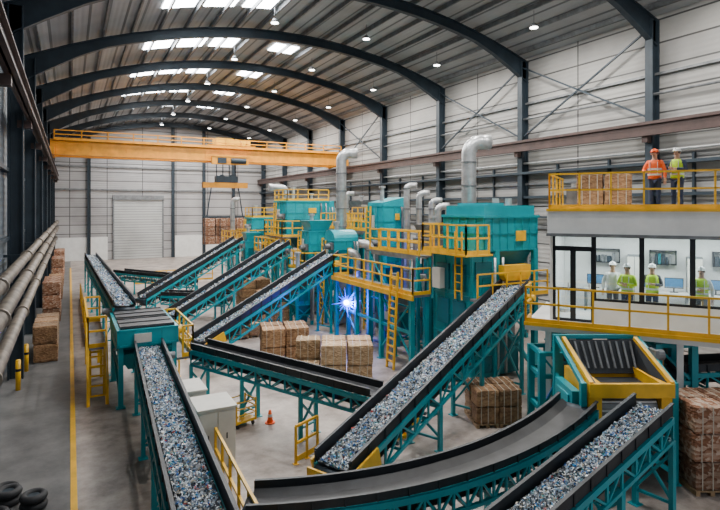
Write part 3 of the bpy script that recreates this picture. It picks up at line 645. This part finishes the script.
for a in range(4):
    x=.75*math.cos(a*math.pi/2+.78);y=.75*math.sin(a*math.pi/2+.78); b=MB(); b.box(x-.06,x+.06,y-.06,y+.06,0,3.6); b.obj('leg',TEAL,r)
# ------------------------------------------------------------------ welding arc
r=root('welding_arc','bright blue welding arc with star-flare streaks under the walkway','welding spark',(12.15,24.3,2.1))
b=MB(); b.ell((0,0,0),.13,.13,.13); b.obj('arc_core',ARCW,r)
for i in range(16):  # lens star flare around the arc, modelled as glowing streaks
    a=i*math.pi/8+.12; L=.75 if i%4==0 else (.55 if i%2==0 else .38); d=V((.883*math.cos(a),-.469*math.cos(a),math.sin(a))); b=MB(); b.cyl(d*.05,d*L,.03,.003,n=5); b.obj('flare_streak',FLARE,r)
l=D.lights.new('arc','POINT'); l.energy=420; l.color=(.03,.08,1); l.shadow_soft_size=.1; lo=D.objects.new('arc_light',l); COL.objects.link(lo); lo.parent=r; lo.location=(.25,-.25,-.1)
# ------------------------------------------------------------------ yellow feed machine
RV=V((.883,-.469,0)); FV=V((.469,.883,0))
def RF(r_,d_,z=0): return RV*r_+FV*d_+V((0,0,z))
r=root('feed_machine','yellow-fronted feeding machine with dark hopper and teal frame','machine',RF(6.65,14.2),YAW)
b=MB()
b.box(-1.05,-.72,-.84,.75,1.45,2.5); b.box(.74,1.0,-.84,.75,1.45,2.5); b.box(-.8,.78,.65,.75,1.5,2.45)
b.add([(-1.05,-.84,1.45),(-.6,-.84,1.45),(-.6,.7,1.45),(-1.05,.7,1.45),(-.8,-.6,1.1),(-.65,-.6,1.1),(-.65,.5,1.1),(-.8,.5,1.1)],[(0,1,2,3),(7,6,5,4),(0,4,5,1),(1,5,6,2),(2,6,7,3),(3,7,4,0)])
b.obj('chute_body',YEL,r)
b=MB(); b.box(-1.06,1.01,-.95,-.84,2.18,2.52); b.beam((-1.0,-.88,2.5),(-1.0,.95,3.18),.1,.12); b.beam((.98,-.88,2.5),(.98,.95,3.18),.1,.12); b.obj('front_beam',YEL,r)
def wallslab(b,p0,p1,q0,q1,t=.04):
    n=(V(p1)-V(p0)).cross(V(q0)-V(p0)).normalized()*t; P=[V(p0),V(p1),V(q1),V(q0)]; b.add(P+[p+n for p in P],[(0,1,2,3),(7,6,5,4),(0,4,5,1),(1,5,6,2),(2,6,7,3),(3,7,4,0)])
b=MB(); A=[(-.72,-.6,2.25),(.76,-.6,2.25),(.8,.5,2.35),(-.7,.5,2.35)]; B=[(-.85,-.8,2.5),(.9,-.8,2.5),(.92,.95,3.15),(-.88,.95,3.15)]
for i in range(4): wallslab(b,A[i],A[(i+1)%4],B[i],B[(i+1)%4])
b.box(-.7,.74,-.6,.5,2.2,2.25)
b.obj('hopper',SKIRT,r)
b=MB()
for i in range(9): x=-.68+i*.18; b.beam((x,.46,2.5),(x*1.06,.88,3.12),.05,.04)
b.obj('grid_bars',GREY,r)
for x in(-1.15,1.1):
    for y in(-.75,1.1):
        b=MB(); b.box(x-.07,x+.07,y-.07,y+.07,0,3.25 if y>0 else 2.5); b.box(x-.12,x+.12,y-.12,y+.12,0,.03); b.obj('leg',TEAL,r)
for p,q in(((-1.15,-.75,.9),(1.1,-.75,.9)),((-1.15,-.75,.3),(-1.15,1.1,2.2)),((1.1,-.75,.3),(1.1,1.1,2.2)),((1.1,1.1,.3),(1.1,-.75,2.2)),((-1.15,1.1,3.2),(1.1,1.1,3.2)),((-1.15,-.75,2.45),(-1.15,1.1,3.2)),((1.1,-.75,2.45),(1.1,1.1,3.2)),((1.1,-.75,1.2),(1.1,1.1,1.2)),((-1.15,-.75,1.3),(-1.15,1.1,1.3)),((-1.15,-.75,.25),(-.2,-.75,.9)),((1.1,-.75,.25),(.2,-.75,.9))):
    b=MB(); b.beam(p,q,.09,.11); b.obj('brace',TEAL,r)
b=MB(); b.box(-1.32,-1.12,-.5,.7,1.3,2.2); b.box(-1.36,-1.3,-.3,.5,1.45,2.05); b.obj('side_housing',TEAL,r)
b=MB(); b.box(1.07,1.2,-.5,.7,1.5,2.3); b.obj('side_housing',TEAL,r)
b=MB(); b.cyl((-.7,-.4,1.8),(.72,-.4,1.8),.33,n=20)
b.obj('drum',GREY,r)
b=MB()
for k in range(10): a=k*.628; b.beam((-.68,-.4+.34*math.cos(a),1.8+.34*math.sin(a)),(.7,-.4+.34*math.cos(a),1.8+.34*math.sin(a)),.04,.04)
b.obj('drum_bar',SILV,r)
b=MB(); b.box(-.7,.72,0,.64,1.3,2.15); b.obj('inner_casing',SKIRT,r)
b=MB(); b.box(-.55,.72,-.74,-.68,1.32,1.5); b.frustum((-.4,.6,-.5,.3),.95,(-.6,.72,-.7,.5),1.32); b.obj('lower_tray',SKIRT,r)
b=MB(); b.ribbed(-.8,.8,-.2,.8,.25,.95,4,2,1); b.obj('motor_housing',TEALD,r)
b=MB(); b.cyl((1.15,.3,2.9),(1.4,.3,2.9),.14); b.box(1.1,1.2,.1,.5,2.7,3.05); b.obj('side_motor',GREY,r)
for rr,dd,hh in((8.85,15.8,3.0),(5.55,16.4,2.6)):
    r=root('steel_support_frame','teal braced steel support frame under the cabin','frame',RF(rr,dd),YAW)
    W=.5 if rr>8 else .25
    for x in(-W,W):
        for y in(-.5,.5):
            b=MB(); b.box(x-.09,x+.09,y-.09,y+.09,0,hh); b.obj('leg',TEAL,r)
    for z in(.9,1.9,hh-.05):
        for y in(-.5,.5): b=MB(); b.beam((-W,y,z),(W,y,z),.1,.12); b.obj('brace',TEAL,r)
        for x in(-W,W): b=MB(); b.beam((x,-.5,z),(x,.5,z),.1,.12); b.obj('brace',TEAL,r)
    b=MB(); b.beam((-W,-.5,.9),(W,-.5,1.9),.06,.06); b.obj('brace',TEAL,r); b=MB(); b.beam((W,-.5,1.9),(-W,-.5,hh-.1),.06,.06); b.obj('brace',TEAL,r)
machine('small teal pump house under the control cabin',RF(7.15,18.6),1.2,.9,.7,2.3,top='slope',ladder=False,hop=False)
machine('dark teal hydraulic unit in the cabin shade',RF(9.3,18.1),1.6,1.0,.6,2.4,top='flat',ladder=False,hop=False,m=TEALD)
# ------------------------------------------------------------------ control cabin
CA=V((12.6,11.85,0)); CZ=math.atan2(-.822,.571)
def CP(s,t,z=0): return CA+V((.571*s+.822*t,-.822*s+.571*t,z))
c=root('control_cabin','white raised control cabin with glazed front and yellow railings','cabin',CA,CZ)
b=MB(); b.box(-.6,7,0,4.2,3.1,3.3); b.obj('floor_slab',WHITE,c)
b=MB(); b.box(-.62,7,-.05,.0,3.24,3.34); b.obj('edge_beam',YEL,c)
b=MB(); b.box(-.05,7,.7,4.25,5.98,6.75); b.obj('roof_slab',WHITE,c,bevel=.02)
b=MB(); b.box(-.08,7,.66,.72,5.93,6.02); b.obj('fascia_trim',GREY,c)
b=MB(); b.box(-.08,7,.66,.74,6.7,6.78); b.obj('fascia_trim',YEL,c)
b=MB(); b.box(0,.08,.9,4.1,3.3,5.98); b.box(0,7,4.0,4.1,3.3,5.98); b.box(6.92,7,.9,4.1,3.3,5.98); b.box(1.27,7,.9,1.0,3.3,3.98); b.obj('wall',WHITE,c)
for s in(.06,.75,3.5,6.8):
    b=MB(); b.box(s-.08,s+.08,.08,.24,0,3.1); b.box(s-.16,s+.16,.02,.34,0,.03); b.obj('post',WHITE,c)
for s in(.06,3.5,6.8):
    b=MB(); b.box(s-.09,s+.09,3.9,4.08,0,3.1); b.obj('post',WHITE,c)
def win(s0,s1,z0,z1,nm='window',t=.95,f=.045,mid=False):
    b=MB(); b.box(s0,s0+f,t-.05,t+.05,z0,z1);b.box(s1-f,s1,t-.05,t+.05,z0,z1);b.box(s0,s1,t-.05,t+.05,z0,z0+f);b.box(s0,s1,t-.05,t+.05,z1-f,z1)
    if mid: b.box(s0,s1,t-.04,t+.04,mid-.03,mid+.03)
    w=b.obj(nm,FRAME,c)
    b=MB(); b.box(s0+f,s1-f,t-.008,t+.008,z0+f,z1-f); b.obj('pane',GLASS,w)
    return w
for s0 in(.09,.68):
    w=win(s0,s0+.59,3.3,5.55,'door',f=.08,mid=4.3); b=MB(); b.box(s0+.45,s0+.48,.84,.9,4.2,4.5); b.obj('handle',SILV,w)
win(.09,1.27,5.55,5.98,f=.07)
for a,d_ in((1.27,2.57),(2.57,3.85),(3.85,5.2),(5.2,6.9)): win(a,d_,3.98,5.98,f=.07)
b=MB(); b.rail([(-.58,.9,3.3),(-.58,.04,3.3),(7,.04,3.3)],1.1,1.0,.028); b.obj('guardrail',YEL,c)
b=MB(); b.rail([(0,4.1,6.75),(0,.8,6.75),(7,.8,6.75)],1.1,.85,.026); b.obj('guardrail',YEL,c)
for s in(1.2,2.9,4.6):
    b=MB(); b.box(s-.6,s+.6,1.8,2.1,5.92,5.975); b.obj('ceiling_light',LIGHTM,c)
l=D.lights.new('cab','AREA'); l.shape='RECTANGLE'; l.size=5; l.size_y=1.5; l.energy=200
lo=D.objects.new('cabin_light',l); COL.objects.link(lo); lo.parent=c; lo.location=(3.3,2.4,5.9)
def desk(s,t,wid=1.4):
    r=root('control_desk','white desk with dark legs inside the cabin','desk',CP(s,t,3.3),CZ,'cabin desks')
    b=MB(); b.box(-wid/2,wid/2,-.35,.35,.7,.75); b.obj('desk_top',OFFW,r)
    for x in(-wid/2+.05,wid/2-.05): b=MB(); b.box(x-.03,x+.03,-.3,.3,0,.7); b.obj('leg',GREY,r)
    for k in(-.35,.3):
        m=root('monitor','black flat monitor standing on a white desk','monitor',CP(s+k,t+.1,4.05),CZ,'cabin monitors')
        b=MB(); b.box(-.12,.12,-.08,.08,0,.02); b.box(-.02,.02,-.02,.02,.02,.15); b.obj('stand',FRAME,m)
        b=MB(); b.box(-.27,.27,-.02,.02,.13,.47); b.obj('bezel',FRAME,m)
        b=MB(); b.box(-.25,.25,-.026,-.02,.15,.45); b.obj('screen',SCREEN,m)
desk(1.5,3.3);desk(3.2,3.3);desk(5.0,3.3)
for s in(2.35,4.1):
    r=root('filing_cabinet','tall white cabinet against the cabin wall','cabinet',CP(s,3.75,3.3),CZ,'cabin cabinets')
    b=MB(); b.box(-.22,.22,-.2,.2,0,1.9); b.obj('body',GREY,r)
    for x in(-.11,.11): b=MB(); b.box(x-.1,x+.1,-.22,-.2,.05,1.85); b.obj('door',OFFW,r)
for s0,s1 in((1.0,1.9),(2.8,3.6),(4.6,5.4)):
    r=root('wall_shelf','dark shelf with equipment on the cabin wall','shelf',CP((s0+s1)/2,3.85,4.9),CZ,'cabin shelves'); w_=(s1-s0)/2
    b=MB(); b.box(-w_,w_,-.14,.14,0,.03); b.box(-w_,w_,-.14,.14,.45,.48); b.box(-w_,-w_+.03,-.14,.14,0,.48); b.box(w_-.03,w_,-.14,.14,0,.48); b.obj('shelf_frame',FRAME,r)
    x=-w_+.06
    while x<w_-.15:
        b=MB(); ww=random.uniform(.05,.14); b.box(x,x+ww,-.1,.1,.03,random.uniform(.2,.4)); x+=ww+random.uniform(.01,.05); b.obj('equipment_box',random.choice((TEALD,GREY,STEEL,OFFW)),r)
stack(CP(1.45,2.9,6.75),CZ,2,1,2,(.85,.7,.52),BALE,'brown bale stored on the cabin roof','bales on the cabin roof')
r=root('ventilation_unit','grey rooftop ventilation unit behind the railing','ventilation unit',CP(.6,3.3,6.75),CZ)
b=MB(); b.box(-.35,.35,-.35,.35,0,.7); b.box(-.38,.38,-.38,.38,.7,.76); b.obj('casing',GREY,r); b=MB(); b.cyl((0,0,.76),(0,0,.9),.22,n=18); b.obj('fan_cowl',SILV,r)
# ------------------------------------------------------------------ people
def skinobj(verts,edges,name,m,parent,sub=2):
    me=D.meshes.new(name); me.from_pydata([v[0] for v in verts],edges,[])
    o=D.objects.new(name,me); COL.objects.link(o)
    sk=o.modifiers.new('s','SKIN'); sk.use_smooth_shade=True
    for i,v in enumerate(verts):
        d=me.skin_vertices[0].data[i]; rr=v[1]; d.radius=rr if isinstance(rr,tuple) else (rr,rr); d.use_root=(i==0)
    su=o.modifiers.new('u','SUBSURF'); su.levels=sub; su.render_levels=sub
    bpy.context.view_layer.update(); dg=bpy.context.evaluated_depsgraph_get()
    nm=D.meshes.new_from_object(o.evaluated_get(dg)); o.modifiers.clear(); o.data=nm; nm.materials.clear(); nm.materials.append(m)
    for p in nm.polygons:p.use_smooth=True
    o.parent=parent; return o
def person(label,loc,rz,armL,armR,vest,jack,trou,group=None,lean=0,hat=HELM):
    r=root('person',label,'person',loc,rz,group)
    vs=[((0,0,.95),(.14,.11)),((0,0,1.15),(.13,.1)),((0,-lean*.5,1.34),(.15,.11)),((0,-lean,1.49),.06),((0,-lean-.01,1.57),.07),((0,-lean-.015,1.67),(.083,.1)),((0,-lean-.01,1.745),.07)]
    ed=[(0,1),(1,2),(2,3),(3,4),(4,5),(5,6)]
    arms=[]
    for sg,arm in((-1,armL),(1,armR)):
        e,w=arm; e=V(e);w=V(w); k=len(vs); sh=V((sg*.18,-lean*.6,1.41))
        vs+=[(tuple(sh),.06),(tuple(e),.042),(tuple(w),.03)]; ed+=[(2,k),(k,k+1),(k+1,k+2)]
        d=(w-e).normalized(); side=d.cross(V((0,1,0)) if abs(d.y)<.8 else V((0,0,1))).normalized(); pl=w+d*.06
        vs.append((tuple(pl),(.034,.02))); ed.append((k+2,k+3)); 
        pn=side.cross(d)
        for q,(off,ln) in enumerate(((-.03,.065),(-.01,.08),(.011,.075),(.031,.058))):
            a=pl+side*off+d*.035; c_=a+d*ln*.55+pn*.008; f=c_+d*ln*.4+pn*.025
            n=len(vs); vs+=[(tuple(a),.009),(tuple(c_),.008),(tuple(f),.007)]; ed+=[(k+3,n),(n,n+1),(n+1,n+2)]
        a=w+side*.035+d*.025; n=len(vs); vs+=[(tuple(a),.011),(tuple(a+side*.02+d*.03+pn*.01),.009)]; ed+=[(k+2,n),(n,n+1)]
        arms.append((sh,e,w))
    for sg in(-1,1):
        k=len(vs); vs+=[((sg*.09,0,.88),.085),((sg*.1,-.015,.5),.055),((sg*.105,.015,.1),.04),((sg*.115,-.12,.045),.036)]; ed+=[(0,k),(k,k+1),(k+1,k+2),(k+2,k+3)]
    skinobj(vs,ed,'body',SKIN,r,1)
    h=V((0,-lean-.015,1.67)); b=MB(); b.frustum((h.x-.018,h.x+.018,h.y-.118,h.y-.08),h.z-.035,(h.x-.008,h.x+.008,h.y-.1,h.y-.08),h.z+.02); b.obj('nose',SKIN,r)
    for sg in(-1,1):
        b=MB(); b.ell((h.x+sg*.088,h.y+.005,h.z-.01),.012,.022,.032,8,4); b.obj('ear',SKIN,r,smooth=True)
        b=MB(); b.ell((h.x+sg*.032,h.y-.092,h.z+.015),.012,.01,.008,8,4); b.obj('eye',BOOT,r)
    b=MB(); b.box(h.x-.025,h.x+.025,h.y-.1,h.y-.09,h.z-.063,h.z-.055); b.obj('mouth',RED,r)
    b=MB(); b.ell((h.x,h.y+.02,h.z+.01),.09,.092,.07,12,6,-.8,.6); b.obj('hair',BOOT,r,smooth=True)
    b=MB(); b.ell((h.x,h.y,h.z+.045),.108,.13,.1,16,6,0,1); b.ell((h.x,h.y-.02,h.z+.045),.12,.165,.012,16,4); b.box(h.x-.012,h.x+.012,h.y-.11,h.y+.11,h.z+.1,h.z+.15); b.obj('hard_hat',hat,r,smooth=True)
    skinobj([((0,0,.98),(.155,.12)),((-.09,0,.88),.1),((-.1,-.01,.5),.072),((-.105,.015,.12),.06),((.09,0,.88),.1),((.1,-.01,.5),.072),((.105,.015,.12),.06)],[(0,1),(1,2),(2,3),(0,4),(4,5),(5,6)],'trousers',trou,r)
    v=[((0,-lean*.5,1.32),(.17,.125)),((0,0,1.08),(.15,.115)),((0,-lean,1.47),.07)]; e=[(0,1),(0,2)]
    for sh,el,w in arms:
        k=len(v); v+=[(tuple(sh),.072),(tuple(el),.055),(tuple(el.lerp(w,.92)),.042)]; e+=[(0,k),(k,k+1),(k+1,k+2)]
    skinobj(v,e,'jacket',jack,r)
    def ring(z,rx,ry,ly): return [V((rx*math.cos(i*math.pi/9),ry*math.sin(i*math.pi/9)-ly,z)) for i in range(18)]
    b=MB(); b.loft([ring(.92,.185,.14,0),ring(1.1,.178,.138,lean*.2),ring(1.3,.2,.15,lean*.5),ring(1.4,.19,.14,lean*.6),ring(1.47,.13,.1,lean*.8)]); b.obj('safety_vest',vest,r,smooth=True)
    for z,l_ in((1.04,.1),(1.2,.35)): b=MB(); b.loft([ring(z-.028,.19,.147,lean*l_),ring(z+.028,.193,.15,lean*l_)]); b.obj('reflective_strip',REFL,r)
    for x in(-.1,.1): b=MB(); b.beam((x,-.15-lean*.4,1.04),(x,-.135-lean*.6,1.42),.04,.012); b.obj('reflective_strip',REFL,r)
    for sg in(-1,1):
        b=MB(); b.loft([[V((sg*.112+.055*math.cos(i*math.pi/6),-.05+ .135*math.sin(i*math.pi/6)*k,z)) for i in range(12)] for z,k in((0,1),(.03,1),(.07,.9),(.11,.6))]); b.ell((sg*.106,.02,.13),.062,.065,.06,12,5); b.obj('boot',BOOT,r,smooth=True)
    return r
DL=((-.27,.02,1.14),(-.28,-.06,.9)); DR=((.27,.02,1.14),(.28,-.06,.9))
RLft=((-.29,-.05,1.16),(-.22,-.3,1.1)); RRt=((.29,-.05,1.16),(.22,-.3,1.1))
FL=((-.27,-.02,1.15),(-.02,-.22,1.15)); FRt=((.27,-.02,1.15),(.03,-.2,1.2))
TZ=CZ
person('person in orange vest and orange helmet standing on the cabin roof',CP(2.91,1.35,6.75),TZ-.2,RLft,DR,ORV,ORV,NAVY,hat=ORV)
person('person in lime vest and white helmet beside the roof railing',CP(3.49,1.35,6.75),TZ-.5,FL,FRt,GRV,NAVY,NAVY)
person('person in white shirt and helmet looking out of the cabin',CP(1.75,1.9,3.3),TZ+.1,DL,DR,WHITE,WHITE,GCLO)
person('person in lime vest standing at the cabin glass',CP(2.18,1.45,3.3),TZ-.4,FL,FRt,GRV,GRV,NAVY)
person('person in lime vest with dark sleeves inside the cabin',CP(2.85,1.75,3.3),TZ,DL,FRt,GRV,GCLO,NAVY)
person('person in lime vest and white helmet by the cabin window',CP(4.1,1.4,3.3),TZ-.3,FL,DR,GRV,WHITE,GCLO)
# ------------------------------------------------------------------ floor items
for (cx,cy,hw,hd,hh) in((3.0,16.2,.4,.55,1.65),(3.4,14.85,.48,.55,1.55)):
    r=root('electrical_cabinet','pale grey electrical cabinet with double doors on the floor','cabinet',(cx,cy,0),0,'electrical cabinets on the floor')
    b=MB(); b.box(-hw,hw,-hd,hd,.06,hh); b.box(-hw+.03,hw-.03,-hd+.03,hd-.03,0,.06); b.box(-hw-.04,hw+.04,-hd-.04,hd+.04,hh,hh+.05); b.obj('body',OFFW,r,bevel=.01)
    for x in(-hw/2,hw/2):
        b=MB(); b.box(x-hw/2+.02,x+hw/2-.02,-hd-.03,-hd,.12,hh-.06); b.obj('door',OFFW,r)
        b=MB(); b.box(x-.015,x+.015,-hd-.05,-hd-.03,hh*.5,hh*.5+.15); b.obj('handle',FRAME,r)
    for k in range(5): b=MB(); b.box(hw,hw+.02,-hd*.6,hd*.6,hh*.55+k*.09,hh*.55+.04+k*.09); b.obj('louvre',GREY,r)
def grail(label,pts,h=1.1,sp=1.1,rr=.03):
    o=V(pts[0]); r=root('guardrail',label,'railing',o); P=[V(p)-o for p in pts]; b=MB()
    for a,c_ in zip(P[:-1],P[1:]):
        n=max(1,round((c_-a).length/sp))
        for k in(1,.55): b.beam(a+V((0,0,h*k)),c_+V((0,0,h*k)),rr*2,rr*2)
        b.beam(a+V((0,0,.12)),c_+V((0,0,.12)),.02,.15)
        for i in range(n+1): p=a.lerp(c_,i/n); b.beam(p,p+V((0,0,h)),rr*2,rr*2)
    b.obj('rail',YEL,r)
    for a,c_ in zip(P[:-1],P[1:]):
        n=max(1,round((c_-a).length/sp))
        for i in range(n+1): p=a.lerp(c_,i/n); b=MB(); b.box(p.x-.07,p.x+.07,p.y-.07,p.y+.07,0,.015); b.obj('foot_plate',YEL,r)
grail('yellow guardrail beside the long conveyor',[(3.3,14.1,0),(3.1,9.0,0),(3.0,6.5,0)],1.15,.9)
grail('short yellow guardrail at the flat conveyor end',[(5.3,13.6,0),(6.1,14.0,0)],1.0,.5)
grail('yellow guardrail around the incline tail',[(3.9,22.9,0),(3.9,25.1,0),(4.6,25.3,0)])
grail('yellow guardrail around the second incline tail',[(3.9,30,0),(3.9,32,0),(5,32.4,0)])
grail('yellow guardrail on the far side of the hall',[(5,52,0),(12,52.5,0)],1.1,1.4,.04)
grail('yellow guardrail beside the far raised conveyor',[(.75,30,0),(.7,46,0)],1.1,1.6,.04)
r=root('parts_cart','small yellow wire-sided cart on the floor','cart',(4.75,16.9,0),.3)
b=MB(); b.box(-.35,.35,-.3,.3,.15,.22)
for z in(.4,.6,.8):
    for y in(-.3,.3): b.beam((-.35,y,z),(.35,y,z),.03,.03)
    for x in(-.35,.35): b.beam((x,-.3,z),(x,.3,z),.03,.03)
for x in(-.35,.35):
    for y in(-.3,.3): b.box(x-.02,x+.02,y-.02,y+.02,.15,.85)
b.obj('basket',YEL,r)
for x in(-.28,.28):
    for y in(-.24,.24): b=MB(); b.cyl((x-.02,y,.07),(x+.02,y,.07),.07); b.obj('wheel',RUB,r)
r=root('safety_cone','small red safety cone standing on the floor','cone',(5.6,16.6,0))
b=MB(); b.cyl((0,0,0),(0,0,.03),.16,n=16); b.cyl((0,0,.03),(0,0,.4),.1,.04,n=16); b.obj('cone_body',ORV,r,smooth=True)
b=MB(); b.cyl((0,0,.2),(0,0,.28),.085,.07,n=16); b.obj('band',REFL,r)
r=root('drive_unit','yellow drive gearbox under the large incline','gearbox',(8.75,13.9,0))
b=MB(); b.box(-.4,.4,-.3,.3,0,.1); b.box(-.25,.2,-.22,.22,.1,.55); b.cyl((.2,0,.35),(.6,0,.35),.17); b.obj('housing',YEL,r)
b=MB(); b.cyl((-.35,0,.35),(-.25,0,.35),.22); b.obj('drive_wheel',STEEL,r)
for (x,y) in((-1.7,24.0),(-1.6,26.6)):
    r=root('bollard','yellow protective bollard at the wall foot','bollard',(x,y,0),0,'wall bollards'); b=MB(); b.cyl((0,0,0),(0,0,1.1),.09,n=14); b.ell((0,0,1.1),.09,.09,.05,14,4,0,1); b.obj('tube',YEL,r,smooth=True)
    b=MB(); b.cyl((0,0,.7),(0,0,.8),.095,n=14); b.obj('band',FRAME,r)
def tyre(loc,label,k=.72):
    r=root('rubber_tyre',label,'tyre',loc,0,'tyres by the wall'); r.scale=(k,k,k); b=MB(); R0,r0=.28,.12; n=24; m=10; vs=[];fs=[]
    for i in range(n):
        for j in range(m):
            a=i*2*math.pi/n; c_=j*2*math.pi/m; q=R0+r0*math.cos(c_)*1.0; vs.append((q*math.cos(a),q*math.sin(a),r0*math.sin(c_)+r0))
            fs.append((i*m+j,((i+1)%n)*m+j,((i+1)%n)*m+(j+1)%m,i*m+(j+1)%m))
    b.add(vs,fs); b.obj('tread',RUB,r,smooth=True); b=MB(); b.cyl((0,0,.08),(0,0,.16),.18,n=18); b.obj('hub',STEEL,r)
for (x,y,z) in((-1.25,14.9,0),(-1.25,14.9,.18),(-.72,14.4,0),(-.72,14.4,.18),(-1.35,15.5,0),(-.95,13.8,0),(-1.45,14.3,0)): tyre((x,y,z),'black rubber tyre lying on the floor by the wall')
r=root('step_stand','small yellow step stand under the cabin','steps',RF(6.75,17.0),YAW)
b=MB()
for i in range(4): b.box(-.25,.25,-.4+i*.2,-.2+i*.2,.22*(i+1)-.03,.22*(i+1))
for x in(-.25,.25): b.beam((x,-.4,.05),(x,.4,.93),.03,.08)
b.obj('tread',YEL,r)
for x in(-.25,.25): b=MB(); b.beam((x,.38,0),(x,.38,.9),.04,.04); b.obj('stringer',YEL,r)
# ------------------------------------------------------------------ world, camera
w=D.worlds.new('world'); bpy.context.scene.world=w; w.use_nodes=True; bg=w.node_tree.nodes['Background']
bg.inputs[0].default_value=(.85,.92,1,1); bg.inputs[1].default_value=.8
cd=D.cameras.new('camera'); cam=D.objects.new('camera',cd); COL.objects.link(cam); cam.location=(0,0,6.8); cam.rotation_euler=(math.pi/2,0,YAW)
cd.sensor_width=36; cd.lens=546/720*36; cd.shift_y=-47/720; cd.clip_end=300
bpy.context.scene.camera=cam
